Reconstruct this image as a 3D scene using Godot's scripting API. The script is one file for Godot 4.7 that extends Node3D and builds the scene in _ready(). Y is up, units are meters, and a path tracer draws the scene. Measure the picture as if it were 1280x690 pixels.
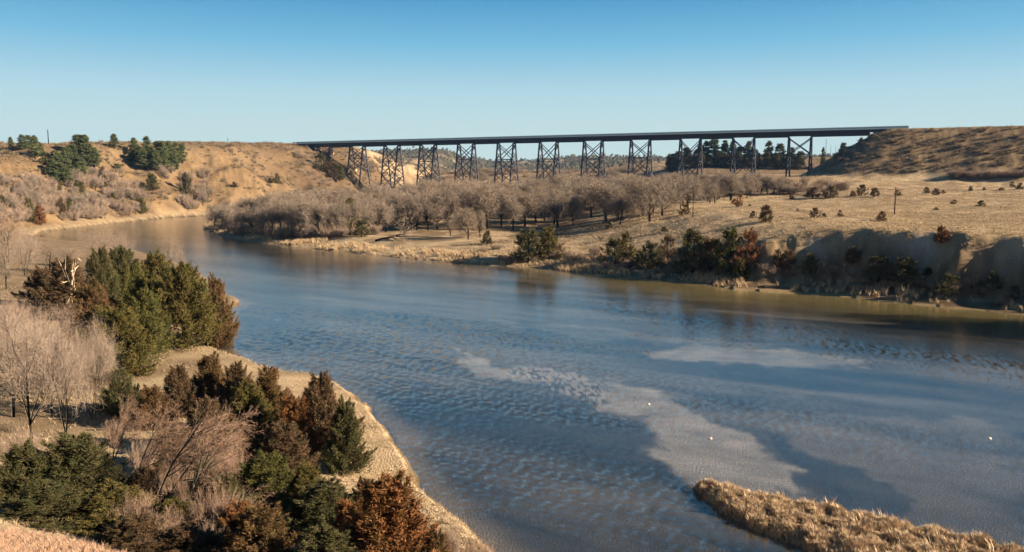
extends Node3D

const F := 1050.0            # focal length in photograph pixels (1280 wide)
const EYE := 19.0            # eye above the water
const TILT := 0.11661        # the camera looks this far below the horizon
const SUN := Vector3(0.91, 0.372, 0.31)

var rng := RandomNumberGenerator.new()
var noise_a := FastNoiseLite.new()
var noise_b := FastNoiseLite.new()
var noise_c := FastNoiseLite.new()
var noise_r := FastNoiseLite.new()
var names := {}
var M := {}
var cedar_mesh := []
var cedar_near_mesh := []
var pine_mesh := []
var bare_mesh := []
var bare_near_mesh := []
var lean_mesh := []
var shrub_mesh := []
var shrub_near_mesh := []

# ---------------------------------------------------------------- ordering words
const ORD := ["first", "second", "third", "fourth", "fifth", "sixth", "seventh", "eighth", "ninth", "tenth", "eleventh", "twelfth", "thirteenth", "fourteenth", "fifteenth", "sixteenth", "seventeenth", "eighteenth", "nineteenth", "twentieth", "twenty-first", "twenty-second", "twenty-third", "twenty-fourth", "twenty-fifth", "twenty-sixth", "twenty-seventh", "twenty-eighth", "twenty-ninth", "thirtieth", "thirty-first", "thirty-second", "thirty-third", "thirty-fourth", "thirty-fifth", "thirty-sixth"]

func numbered(called: String) -> String:
	if not names.has(called):
		names[called] = 0
		return called
	names[called] += 1
	return "%s_%03d" % [called, names[called]]

func tag(o: Node, label: String, category := "", group := "", kind := "") -> void:
	if label: o.set_meta("label", label)
	if category: o.set_meta("category", category)
	if group: o.set_meta("group", group)
	if kind: o.set_meta("kind", kind)

func thing(called: String, label: String, category: String, at: Vector3, group := "") -> Node3D:
	var o := Node3D.new()
	o.name = numbered(called)
	add_child(o)
	o.position = at
	tag(o, label, category, group)
	return o

func part(called: String, mesh: Mesh, mat: Material, parent: Node, xf := Transform3D.IDENTITY) -> MeshInstance3D:
	var o := MeshInstance3D.new()
	o.name = called
	o.mesh = mesh
	if mat: o.material_override = mat
	o.transform = xf
	parent.add_child(o, true)
	return o

# ---------------------------------------------------------------- views of the photograph: a pixel and a depth or a height give a place
func ray(px: float, py: float) -> Vector3:
	var u := (px - 640.0) / F
	var v := (345.0 - py) / F
	return Vector3(u, v * cos(TILT) - sin(TILT), -v * sin(TILT) - cos(TILT))

func on_level(px: float, py: float, h := 0.0) -> Vector2:      # (x, depth) at height h
	var r := ray(px, py)
	var t := (h - EYE) / r.y
	return Vector2(r.x * t, -r.z * t)

func at_depth(px: float, d: float) -> Vector2:                 # (x, depth) of a column at a depth
	return Vector2((px - 640.0) / F * d * 1.003, d)

func height_seen(py: float, d: float) -> float:                # height that shows at row py at depth d
	var r := ray(640.0, py)
	return EYE + r.y * d / -r.z

func on_ground(px: float, py: float) -> Vector3:
	var r := ray(px, py)
	var t := 12.0
	var last := t
	while t < 800.0:
		var p := Vector3(r.x * t, EYE + r.y * t, r.z * t)
		if p.y < height(p.x, -p.z):
			break
		last = t
		t *= 1.012
	if t >= 800.0: return on_ground(px, py + 1.0)     # over the skyline: take the rim just below
	for i in 8:
		var m := (t + last) * 0.5
		var p := Vector3(r.x * m, EYE + r.y * m, r.z * m)
		if p.y < height(p.x, -p.z): t = m
		else: last = m
	return Vector3(r.x * t, EYE + r.y * t, r.z * t)

# ---------------------------------------------------------------- the river outline and the terrain
var river := PackedVector2Array()
var edge_class := PackedInt32Array()
var island := PackedVector2Array()
const GX0 := -330.0
const GD0 := -90.0
const GS := 3.0
const GW := 225
const GH := 270
var grid := [PackedFloat32Array(), PackedFloat32Array(), PackedFloat32Array(), PackedFloat32Array()]   # signed distance, distance to near bank, bluff bank, far bank

func seg_dist(p: Vector2, a: Vector2, b: Vector2) -> float:
	var ab := b - a
	return (p - a - ab * clampf((p - a).dot(ab) / ab.length_squared(), 0.0, 1.0)).length()

func make_river() -> void:
	var add := func(p: Vector2, k: int):
		river.append(p)
		edge_class.append(k)
	for p in [[85, -85], [50, -15], [25, 10], [8, 28]]: add.call(Vector2(p[0], p[1]), 0)
	for p in [[610, 690], [580, 655], [540, 620], [515, 595], [500, 555], [465, 510], [420, 477], [345, 462], [300, 449], [276, 440], [264, 431], [270, 420], [285, 408], [281, 390], [299, 381], [302, 376], [283, 371], [255, 345], [220, 328], [170, 314], [110, 304], [60, 299]]:
		add.call(on_level(p[0], p[1]), 0)
	for p in [[38, 295], [50, 289.5], [90, 285], [130, 280], [200, 272.5], [264, 269]]: add.call(on_level(p[0], p[1]), 1)
	for p in [[-140, 445], [-118, 490], [-98, 530], [-80, 590], [-60, 660]]: add.call(Vector2(p[0], p[1]), 1)
	for p in [[0, 660], [-22, 580], [-52, 520], [-85, 465], [-108, 420], [-120, 385]]: add.call(Vector2(p[0], p[1]), 2)
	for p in [[262, 277], [256, 281], [254, 286], [262, 291], [282, 297], [325, 303], [413, 314], [512, 323.5], [577, 329.7], [620, 332], [660, 335], [735, 343], [800, 348], [860, 353], [920, 362], [1040, 369], [1160, 382], [1280, 393]]:
		add.call(on_level(p[0], p[1]), 2)
	for p in [[112, 80], [150, 30], [185, -85]]: add.call(Vector2(p[0], p[1]), 2)
	for p in [[864, 611], [869, 605], [905, 611], [960, 624], [1060, 645], [1150, 664], [1240, 683], [1300, 700], [1420, 770], [1250, 790], [1090, 722], [1010, 691], [950, 667], [900, 643]]:
		island.append(on_level(p[0], p[1]))
	var n := river.size()
	for g in grid: g.resize(GW * GH)
	for j in GH:
		for i in GW:
			var p := Vector2(GX0 + i * GS, GD0 + j * GS)
			var best := [1e9, 1e9, 1e9]
			for k in n:
				var c := edge_class[k]
				var q := seg_dist(p, river[k], river[(k + 1) % n])
				if q < best[c]: best[c] = q
			var s: float = minf(best[0], minf(best[1], best[2]))
			if Geometry2D.is_point_in_polygon(p, river): s = -s
			grid[0][j * GW + i] = s
			for c in 3: grid[c + 1][j * GW + i] = best[c]

func look_up(k: int, x: float, d: float) -> float:
	var fx := clampf((x - GX0) / GS, 0.0, GW - 1.001)
	var fd := clampf((d - GD0) / GS, 0.0, GH - 1.001)
	var i := int(fx)
	var j := int(fd)
	fx -= i
	fd -= j
	var g: PackedFloat32Array = grid[k]
	var o := j * GW + i
	return lerpf(lerpf(g[o], g[o + 1], fx), lerpf(g[o + GW], g[o + GW + 1], fx), fd)

func sm(t: float) -> float:
	t = clampf(t, 0.0, 1.0)
	return t * t * (3.0 - 2.0 * t)

func island_dist(x: float, d: float) -> float:          # positive inside
	if x < 5.0 or d > 60.0: return -9.0
	var p := Vector2(x, d)
	var b := 1e9
	for k in island.size(): b = minf(b, seg_dist(p, island[k], island[(k + 1) % island.size()]))
	return b if Geometry2D.is_point_in_polygon(p, island) else -b

const BR0 := Vector2(-132.6, 601.4)                     # where the bridge's first tower stands: (x, depth)
const BDIR := Vector2(0.8784, -0.4781)
const UNIT := 29.4

func bridge_at(t: float) -> Vector2:
	return BR0 + BDIR * UNIT * t

func river_dist(x: float, d: float) -> float:
	return look_up(0, x, d) + noise_c.get_noise_2d(x * 2.0, d * 2.0) * 0.9 * clampf(d / 120.0, 0.4, 0.75)

func height(x: float, d: float) -> float:
	var s := river_dist(x, d)
	if s < 0.0:
		var bed := -minf(1.1, -s * 0.07) - 0.03 + noise_b.get_noise_2d(x * 2.0, d * 2.0) * minf(0.2, -s * 0.03)
		var q := island_dist(x, d)
		if q > -3.0:
			var top := 0.12 + 0.4 * sm(q / 1.2) + noise_c.get_noise_2d(x * 9.0, d * 9.0) * 0.16
			bed = lerpf(bed, top, sm((q + 0.35) / 0.7))
		return bed
	var na := noise_a.get_noise_2d(x, d)
	var nb := noise_b.get_noise_2d(x, d)
	var nc := noise_c.get_noise_2d(x, d)
	var far_away := sm((d + 0.35 * x - 610.0) / 130.0)
	var h := 0.0
	if far_away < 1.0:
		var w0 := 1.0 / pow(look_up(1, x, d) + 2.0, 4.0)
		var s1 := look_up(2, x, d)
		var w1 := 1.0 / pow(s1 + 2.0, 4.0)
		var s2 := look_up(3, x, d)
		var w2 := 1.0 / pow(s2 + 2.0, 4.0)
		var side := sm((x + 88.0 - (d - 490.0) * 0.42) / 26.0 + 0.5)      # which side of the far reach
		var beyond := sm((d - 395.0) / 40.0)
		w1 *= lerpf(1.0, 1.0 - side, beyond)
		w2 *= lerpf(1.0, side, beyond)
		w0 *= 1.0 - beyond
		# the near bank and the hill the camera stands on
		var h0 := 0.45 * sm(s / 0.8) + 0.7 * sm(s / 9.0) + nb * 0.5 * sm(s / 12.0) + nc * 0.18
		var hill := 15.75 - 0.47 * (d + 0.5 * (x + 8.0)) + 1.1 * sm(1.0 - Vector2((x + 11.5) / 7.0, (d - 15.0) / 5.0).length())
		h0 += 0.5 * (hill + sqrt(hill * hill + 2.0)) * sm(s / 10.0)
		h0 += 14.0 * sm((-x - 0.63 * d - 8.0) / 60.0)
		# the bluffs across the bend
		var gully := noise_r.get_noise_2d(x * 0.5, d * 0.5)
		var run := 62.0 + 26.0 * na
		var rise := sm((s1 - 6.0 + gully * 12.0 - 4.0) / run)
		var crest := 32.5 + maxf(0.0, d - 340.0) * 0.034
		var h1 := 0.8 * sm(s1 / 1.5) + 1.2 * sm(s1 / 8.0) + (crest - 2.0) * (0.14 * sm((s1 - 5.0 + nb * 5.0) / 10.0) + 0.86 * rise) + nb * 1.6 * sm(s1 / 20.0) + nc * 0.5 * sm(s1 / 14.0) + na * 2.5 * sm(s1 / 60.0)
		h1 = minf(h1, crest + 1.2 + na)
		# the wooded point and the meadow above the cut bank
		var up := sm((x - 50.0 + 40.0 * sm((300.0 - d) / 80.0)) / 85.0)
		var m := 2.3 + 8.0 * sm((x + 0.1 * minf(d, 240.0) - 33.0) / 45.0) + maxf(0.0, d - 180.0) * 0.033 * up * up
		var cut := noise_r.get_noise_2d(x * 1.6 + 300.0, d * 1.6)
		var h2 := 0.3 * sm(s2 / 3.0) + 0.7 * sm(s2 / 6.0)
		var face := sm((s2 - 5.5 + cut * 2.6 * sm((m - 3.0) / 4.0)) / lerpf(9.0, 8.0, sm((m - 3.0) / 5.0)))
		h2 += (m - 1.0) * face + 4.0 * face * (1.0 - face) * sm((m - 4.0) / 3.0) * (noise_r.get_noise_2d(x * 4.5, d * 4.5) * 1.1 + nc * 0.5)
		h2 += nc * 0.22 + nb * 0.5 * sm(s2 / 20.0)
		h = (h0 * w0 + h1 * w1 + h2 * w2) / (w0 + w1 + w2 + 1e-30)
	if far_away > 0.0:
		var f := 20.0 + 15.0 * (sm((x - 40.0) / 160.0) + sm((-x - 105.0) / 70.0)) + 7.0 * sm((-x - 105.0) / 70.0) + maxf(0.0, d - 700.0) * 0.008 + 5.0 * noise_a.get_noise_2d(x * 0.35, d * 0.35) + 0.6 * nb
		var ridge := sm((d - 1350.0 - 260.0 * noise_a.get_noise_2d(x * 0.22, 77.0)) / 900.0)
		f += ridge * (26.0 + 15.0 * noise_a.get_noise_2d(x * 0.16 + 40.0, d * 0.12) + 7.0 * nb)
		h = lerpf(h, f, far_away)
	# railway embankments at both ends of the bridge
	var p := Vector2(x, d)
	var e := 43.0 - maxf(0.0, seg_dist(p, bridge_at(12.5), bridge_at(34.0)) - 4.5) / 1.62
	if e > h - 3.0:
		e += (nb * 0.7 + noise_r.get_noise_2d(x * 0.8, d * 0.8) * 0.9 + nc * 0.4) * sm((43.0 - e) / 8.0)
		h = maxf(h, e) + 0.6 * maxf(0.0, 1.0 - absf(e - h) / 3.0)
	e = 43.0 - maxf(0.0, seg_dist(p, bridge_at(-1.0), bridge_at(-2.0)) - 4.5) / 1.5
	if e > h - 3.0:
		e += (nb * 1.0 + nc * 0.8) * sm((43.0 - e) / 5.0)
		h = maxf(h, e) + 0.6 * maxf(0.0, 1.0 - absf(e - h) / 3.0)
	return h

# base colours, linear
const STRAW := Color(0.53, 0.43, 0.295)
const STRAW_DULL := Color(0.34, 0.255, 0.165)
const SAND := Color(0.52, 0.405, 0.27)
const SOIL := Color(0.2, 0.14, 0.09)
const OCHRE := Color(0.3, 0.215, 0.125)
const CLAY := Color(0.5, 0.48, 0.45)
const LITTER := Color(0.16, 0.115, 0.08)
const WOODS := Color(0.055, 0.06, 0.045)

func ground_color(x: float, d: float, h: float, steep: float) -> Color:
	var s := river_dist(x, d)
	var na := noise_a.get_noise_2d(x * 2.0, d * 2.0)
	var nb := noise_b.get_noise_2d(x * 2.6, d * 2.6)
	var nc := noise_c.get_noise_2d(x * 3.0, d * 3.0)
	if s < 0.0:
		if island_dist(x, d) > 0.0:
			return SOIL.lerp(STRAW, clampf(0.5 + nc, 0, 1)).darkened(0.25)
		return bed_color(x, d, -s)
	var c := STRAW.lerp(STRAW_DULL, clampf(0.4 + nb * 1.1 + nc * 0.5, 0.0, 1.0))
	if d > 545.0 and d < 1000.0 and x > -190.0 and x < 120.0:
		c = c.lerp(LITTER.lerp(STRAW_DULL, 0.4), clampf(0.55 + nb * 1.2 + na, 0.0, 0.9))
	if d > 1000.0:
		var wood := sm((noise_a.get_noise_2d(x * 0.8, d * 0.5) + 0.12 + sm((d - 1300.0) / 500.0) * 0.35) * 5.0)
		return c.lerp(WOODS, wood * 0.85)
	var s1 := look_up(2, x, d)
	var s2 := look_up(3, x, d)
	var s0 := look_up(1, x, d)
	if s1 < s0 and s1 < s2 and d < 640.0:
		c = OCHRE.lerp(SOIL, clampf(0.5 + nb * 1.2 + nc, 0.0, 1.0))
		c = c.lerp(STRAW_DULL.darkened(0.15), sm((h - 26.0 + nb * 10.0) / 10.0) * 0.75)
		c = c.lerp(LITTER, sm((nb + na * 0.8 - 0.05) * 4.0) * 0.6 * sm((30.0 - h) / 8.0))
		if d > 520.0 and x > -175.0: c = c.lerp(LITTER, 0.55)
		c = c.lerp(LITTER.lerp(STRAW_DULL, 0.35), sm((na * 0.9 + nb * 0.7 + 0.12) * 3.0) * 0.6 * sm((s1 - 12.0) / 10.0))
		c = c.lerp(SAND.darkened(0.15), (1.0 - sm((s1 - 3.0) / 4.0)) * (1.0 - sm((d - 470.0) / 30.0)))
		if d > 520.0 and x > -140.0: c = c.lerp(LITTER, 0.5)
		c = c.lerp(Color(0.36, 0.245, 0.13), sm((steep - 0.55) * 4.0) * 0.6)
	elif s2 < s0 or d > 300.0:
		if x < 70.0 and d < 560.0 and d > 190.0:
			c = c.lerp(LITTER, sm((nb + 0.25) * 2.0) * 0.6 * sm((s2 - 14.0) / 14.0) * sm((60.0 - x - 0.05 * d) / 30.0))
		if s2 < 34.0:
			var faced := sm((steep - 0.3) * 5.0)
			var clay := CLAY.lerp(STRAW_DULL, clampf(0.35 + nb * 1.4 + nc * 0.8, 0.0, 1.0))
			clay = clay.lerp(Color(0.6, 0.57, 0.52), sm(1.0 - absf(h - 6.9 - nb * 1.2) / 0.9) * sm(nc * 3.0 + 0.7) * 0.8)      # a pale seam in the bank
			c = c.lerp(clay, faced * sm((x - 20.0) / 25.0))
			c = c.lerp(STRAW_DULL.lerp(LITTER, clampf(0.5 + nc, 0, 1)), faced * (1.0 - sm((x - 20.0) / 25.0)))
			c = c.lerp(LITTER.lerp(STRAW_DULL, clampf(0.4 + nc * 1.5 + nb, 0, 1)), (1.0 - sm((s2 - 8.0) / 4.0)) * sm((x + 5.0) / 30.0))
			c = c.lerp(SAND.darkened(0.3), (1.0 - sm((s2 - 0.4) / 1.2)) * (1.0 - sm((x + 5.0) / 30.0)))
		else:
			var track := absf(fposmod(d * 0.9 + x * 0.28 + nb * 5.0, 34.0) - 17.0)
			c = c.lerp(STRAW_DULL.lerp(SOIL, 0.25), sm((na * 1.2 + noise_b.get_noise_2d(x * 0.8, d * 2.2)) * 3.0) * 0.6)
			c = c.lerp(Color(0.64, 0.52, 0.36), (1.0 - sm(track / 2.4)) * 0.75 * sm((x - 10.0) / 30.0))
	else:
		c = STRAW.lerp(SAND, clampf(0.45 + nb, 0.0, 1.0))
		c = c.lerp(SAND, 1.0 - sm((s - 2.0 - nb * 5.0) / 7.0))
		c = c.lerp(STRAW_DULL, sm((nc + nb * 0.5 - 0.1) * 3.0) * 0.5 * sm((s - 3.0) / 4.0))
		c = c.lerp(Color(0.2, 0.15, 0.095), 1.0 - sm((s - 0.25 - nc * 0.5) / 0.35))      # wet sand
		c = c.lerp(LITTER, sm((-x - 0.1 * d - 14.0 + nb * 12.0) / 18.0) * 0.55)
		if d < 34.0: c = c.lerp(Color(0.3, 0.19, 0.13), 0.6)
	if h > 21.0 and d > 330.0 and x > 110.0 and d < 640.0:
		c = c.lerp(LITTER.lerp(STRAW_DULL, clampf(0.45 + nc * 1.6 + nb, 0, 1)), 0.85)
	return c

# the bed of the river: pale sand bars, brown weed, deep-water darkness and a cast shadow painted dark; outlines taken from the photograph
var bars := []
var painted_darks := []
var weeds := []
func make_bed() -> void:
	for a in [[[[572, 428], [620, 452], [700, 450], [800, 478], [900, 515], [975, 560], [1010, 588], [985, 608], [900, 600], [845, 560], [790, 510], [720, 485], [640, 470], [590, 450]], 1.0, 2.2],
			[[[800, 430], [880, 425], [1000, 432], [1090, 448], [1010, 452], [880, 446], [820, 440]], 0.9, 3.0],
			[[[960, 480], [1080, 487], [1280, 510], [1280, 690], [1200, 690], [1090, 620], [1010, 560]], 0.26, 4.0],
			[[[880, 600], [1000, 596], [1090, 632], [1190, 668], [1260, 700], [1050, 650], [930, 620]], 0.6, 2.0],
			[[[620, 395], [700, 400], [860, 415], [1000, 425], [860, 424], [700, 412]], 0.5, 4.0]]:
		var pts := PackedVector2Array()
		for p in a[0]: pts.append(on_level(p[0], p[1], -0.4))
		bars.append([pts, a[1], a[2]])
	for a in [[[[640, 442], [700, 440], [760, 458], [775, 490], [745, 520], [715, 500], [670, 478], [645, 460]], 0.95, 3.0], [[[560, 470], [700, 490], [760, 560], [640, 600], [540, 540]], 0.6, 8.0]]:
		var pts := PackedVector2Array()
		for p in a[0]: pts.append(on_level(p[0], p[1], -0.4))
		weeds.append([pts, a[1], a[2]])
	for a in [[[[980, 530], [1040, 560], [1110, 610], [1180, 655], [1100, 625], [1000, 590]], 0.8, 1.0],  # channels: the darkness of deep water painted into the bed colour
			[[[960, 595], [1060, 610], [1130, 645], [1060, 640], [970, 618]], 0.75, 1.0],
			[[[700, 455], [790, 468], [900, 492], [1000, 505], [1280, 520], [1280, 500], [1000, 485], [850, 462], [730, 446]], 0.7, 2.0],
			[[[1040, 418], [1280, 417], [1290, 440], [1180, 434], [1070, 426]], 1.0, 1.5]]:  # shadow lying on the water by the far bank, painted dark on the bed
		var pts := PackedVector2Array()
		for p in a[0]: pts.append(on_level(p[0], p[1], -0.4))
		painted_darks.append([pts, a[1], a[2]])

func cover(list: Array, p: Vector2) -> float:
	var got := 0.0
	for a in list:
		var pts: PackedVector2Array = a[0]
		var b := 1e9
		for k in pts.size(): b = minf(b, seg_dist(p, pts[k], pts[(k + 1) % pts.size()]))
		if not Geometry2D.is_point_in_polygon(p, pts): b = -b
		got = maxf(got, a[1] * sm(b / (a[2] * 0.65) + 0.5))
	return got

func bed_color(x: float, d: float, s: float) -> Color:
	var wob := Vector2(noise_b.get_noise_2d(x * 3.0, d * 3.0), noise_b.get_noise_2d(x * 3.0 + 90.0, d * 3.0)) * 2.6 + Vector2(noise_c.get_noise_2d(x * 4.0, d * 4.0), noise_c.get_noise_2d(x * 4.0, d * 4.0 + 50.0)) * 0.9
	var along := x * 0.85 - d * 0.53
	var across := x * 0.53 + d * 0.85
	var nb := noise_b.get_noise_2d(along * 0.7, across * 4.0)
	var nc := noise_c.get_noise_2d(along * 2.0, across * 7.0)
	var c := Color(0.03, 0.028, 0.022).lerp(Color(0.14, 0.122, 0.096), clampf(0.45 + nb * 1.3 + nc * 0.3, 0.0, 1.0))
	if d < 140.0:
		var p := Vector2(x, d) + wob
		c = c.lerp(Color(0.78, 0.7, 0.6).lerp(Color(0.6, 0.54, 0.46), clampf(0.4 + nc * 1.3, 0, 1)), clampf(cover(bars, p) * (1.0 + nb * 0.7), 0.0, 1.0))
		c = c.lerp(Color(0.03, 0.04, 0.05), cover(painted_darks, p))
		c = c.lerp(Color(0.06, 0.045, 0.025), cover(weeds, p) * sm((noise_c.get_noise_2d(x * 17.0, d * 9.0) + noise_b.get_noise_2d(x * 7.0, d * 7.0) * 0.6) * 5.0 + 0.45))
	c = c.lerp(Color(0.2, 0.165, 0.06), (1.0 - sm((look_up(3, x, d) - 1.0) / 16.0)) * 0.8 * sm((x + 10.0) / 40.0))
	return c.lerp(SAND, (1.0 - sm((s - 0.2) / 2.5)) * 0.6)

func polar_columns() -> PackedFloat32Array:
	var a := PackedFloat32Array()
	var t := -PI
	while t < PI - 1e-4:
		a.append(t)
		var w := absf(t)
		t += 0.0017 if w < 0.6 else (0.012 if w < 0.95 else 0.06)
	a.append(PI)
	return a

func build_ground() -> void:
	var cols := polar_columns()
	var rows := PackedFloat32Array()
	var r := 1.5
	while r < 4200.0:
		rows.append(r)
		r *= 1.06 if r < 14.0 else (1.011 if r < 130.0 else (1.011 if r < 700.0 else 1.03))
	var nc := cols.size()
	var nr := rows.size()
	var v := PackedVector3Array()
	var hs := PackedFloat32Array()
	v.resize(nc * nr)
	hs.resize(nc * nr)
	for j in nr:
		for i in nc:
			var x := sin(cols[i]) * rows[j]
			var d := cos(cols[i]) * rows[j]
			v[j * nc + i] = Vector3(x, height(x, d), -d)
	var n := PackedVector3Array()
	var c := PackedColorArray()
	n.resize(nc * nr)
	c.resize(nc * nr)
	for j in nr:
		for i in nc:
			var o := j * nc + i
			var a := v[j * nc + mini(i + 1, nc - 1)] - v[j * nc + maxi(i - 1, 0)]
			var b := v[mini(j + 1, nr - 1) * nc + i] - v[maxi(j - 1, 0) * nc + i]
			var m := a.cross(-b).normalized()
			if m.y < 0.0: m = -m
			n[o] = m
			var p := v[o]
			c[o] = ground_color(p.x, -p.z, p.y, 1.0 - m.y) if absf(cols[i]) < 0.75 else STRAW_DULL
	var idx := PackedInt32Array()
	idx.resize((nc - 1) * (nr - 1) * 6)
	var k := 0
	for j in nr - 1:
		for i in nc - 1:
			var o := j * nc + i
			for q in [o, o + nc, o + 1, o + 1, o + nc, o + nc + 1]:
				idx[k] = q
				k += 1
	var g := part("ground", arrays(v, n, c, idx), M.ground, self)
	tag(g, "", "", "", "structure")

func build_water() -> void:
	var v := PackedVector3Array()
	var n := PackedVector3Array()
	var c := PackedColorArray()
	var idx := PackedInt32Array()
	var made := {}
	var rows := PackedFloat32Array()
	var r := 12.0
	while r < 690.0:
		rows.append(r)
		r *= 1.008 if r < 140.0 else 1.011
	var cols := PackedFloat32Array()
	var t := -0.85
	while t < 1.5:
		cols.append(t)
		t += 0.0022 if t < 0.62 else 0.02
	var nc := cols.size()
	var id := PackedInt32Array()
	id.resize(nc * rows.size())
	id.fill(-1)
	for j in rows.size():
		for i in nc:
			var x := sin(cols[i]) * rows[j]
			var d := cos(cols[i]) * rows[j]
			var s := look_up(0, x, d)
			if s > 5.0: continue
			id[j * nc + i] = v.size()
			# riffles where the current runs over the bars, calmer water elsewhere
			var along := x * 0.85 - d * 0.53
			var across := x * 0.53 + d * 0.85
			var lane := noise_b.get_noise_2d(along * 0.45, across * 1.7)
			var riffle := clampf(lane * 1.5 + 0.2, 0.0, 1.0)
			riffle = maxf(riffle, sm(1.3 - Vector2((x + 14.0) / 22.0, (d - 92.0) / 34.0).length()) * 0.95)
			riffle *= 1.0 - 0.7 * sm((x - 12.0) / 22.0) * sm((95.0 - d) / 20.0)
			var e := 0.18 + 0.004 * d
			var q := Vector2(x + d * 0.45, d * 1.5 - x * 0.5) * 1.0
			var gx := noise_c.get_noise_2d((q.x + e) * 11.0, q.y * 16.0) - noise_c.get_noise_2d((q.x - e) * 11.0, q.y * 16.0)
			var gz := noise_c.get_noise_2d(q.x * 11.0, (q.y + e) * 16.0) - noise_c.get_noise_2d(q.x * 11.0, (q.y - e) * 16.0)
			var amp := (0.008 + 0.1 * riffle) * (1.0 - 0.93 * sm((d - 70.0) / 75.0))
			v.append(Vector3(x, 0.0, -d))
			n.append(Vector3(gx * amp, 1.0, gz * amp * 1.6).normalized())
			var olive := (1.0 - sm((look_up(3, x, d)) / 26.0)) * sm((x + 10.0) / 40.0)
			var lane_sheen := clampf(0.5 + noise_b.get_noise_2d(along * 0.35 + 50.0, across * 2.3) * 1.2 + noise_c.get_noise_2d(along * 0.6, across * 3.0) * 0.5, 0.0, 1.0)  # pale sheen of wind lanes, painted into the water colour as streaks
			c.append(Color(0.035, 0.036, 0.032).lerp(Color(0.16, 0.147, 0.13), lane_sheen * lane_sheen * (1.0 - 0.8 * sm((14.0 - x) / 16.0) * sm((82.0 - d) / 24.0))).lerp(Color(0.2, 0.165, 0.06), olive * 0.9))
	for j in rows.size() - 1:
		for i in nc - 1:
			var a := id[j * nc + i]
			var b := id[j * nc + i + 1]
			var e := id[(j + 1) * nc + i]
			var f := id[(j + 1) * nc + i + 1]
			if a >= 0 and b >= 0 and e >= 0 and f >= 0:
				idx.append_array(PackedInt32Array([a, e, b, b, e, f]))
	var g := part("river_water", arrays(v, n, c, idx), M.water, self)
	tag(g, "", "", "", "structure")

func arrays(v: PackedVector3Array, n: PackedVector3Array, c: PackedColorArray, idx := PackedInt32Array()) -> ArrayMesh:
	var a := []
	a.resize(Mesh.ARRAY_MAX)
	a[Mesh.ARRAY_VERTEX] = v
	if n.size(): a[Mesh.ARRAY_NORMAL] = n
	if c.size(): a[Mesh.ARRAY_COLOR] = c
	if idx.size(): a[Mesh.ARRAY_INDEX] = idx
	var m := ArrayMesh.new()
	m.add_surface_from_arrays(Mesh.PRIMITIVE_TRIANGLES, a)
	return m

# ---------------------------------------------------------------- mesh bits
class Bits:
	var v := PackedVector3Array()
	var n := PackedVector3Array()
	var c := PackedColorArray()
	func tri(a: Vector3, b: Vector3, d: Vector3, col: Color) -> void:
		v.append(a); v.append(b); v.append(d)
		c.append(col); c.append(col); c.append(col)
	func tube(a: Vector3, b: Vector3, ra: float, rb: float, sides: int, col: Color) -> void:
		var w := (b - a).normalized()
		var u := w.cross(Vector3.RIGHT if absf(w.x) < 0.8 else Vector3.UP).normalized()
		var t := w.cross(u)
		for i in sides:
			var p := TAU * i / sides
			var q := TAU * (i + 1) / sides
			var np := u * cos(p) + t * sin(p)
			var nq := u * cos(q) + t * sin(q)
			for e in [[a + np * ra, np], [b + nq * rb, nq], [b + np * rb, np], [a + np * ra, np], [a + nq * ra, nq], [b + nq * rb, nq]]:
				v.append(e[0]); n.append(e[1]); c.append(col)
	func box(lo: Vector3, hi: Vector3, col := Color.WHITE) -> void:
		var p := []
		for i in 8: p.append(Vector3(hi.x if i & 1 else lo.x, hi.y if i & 2 else lo.y, hi.z if i & 4 else lo.z))
		for f in [[0, 2, 3, 1, Vector3.FORWARD], [4, 5, 7, 6, Vector3.BACK], [0, 1, 5, 4, Vector3.DOWN], [2, 6, 7, 3, Vector3.UP], [0, 4, 6, 2, Vector3.LEFT], [1, 3, 7, 5, Vector3.RIGHT]]:
			for k in [0, 2, 1, 0, 3, 2]:
				v.append(p[f[k]]); n.append(f[4]); c.append(col)

func mesh_of(b: Bits) -> ArrayMesh:
	return arrays(b.v, b.n, b.c)

func rnd(a: float, b: float) -> float:
	return rng.randf_range(a, b)

func any_dir() -> Vector3:
	return Vector3(rng.randfn(), rng.randfn(), rng.randfn()).normalized()

func ribbon(b: Bits, p: Vector3, q: Vector3, w: float, col: Color) -> void:
	var s := (q - p).cross(any_dir()).normalized() * w
	b.tri(p - s, p + s, q, col)

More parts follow.
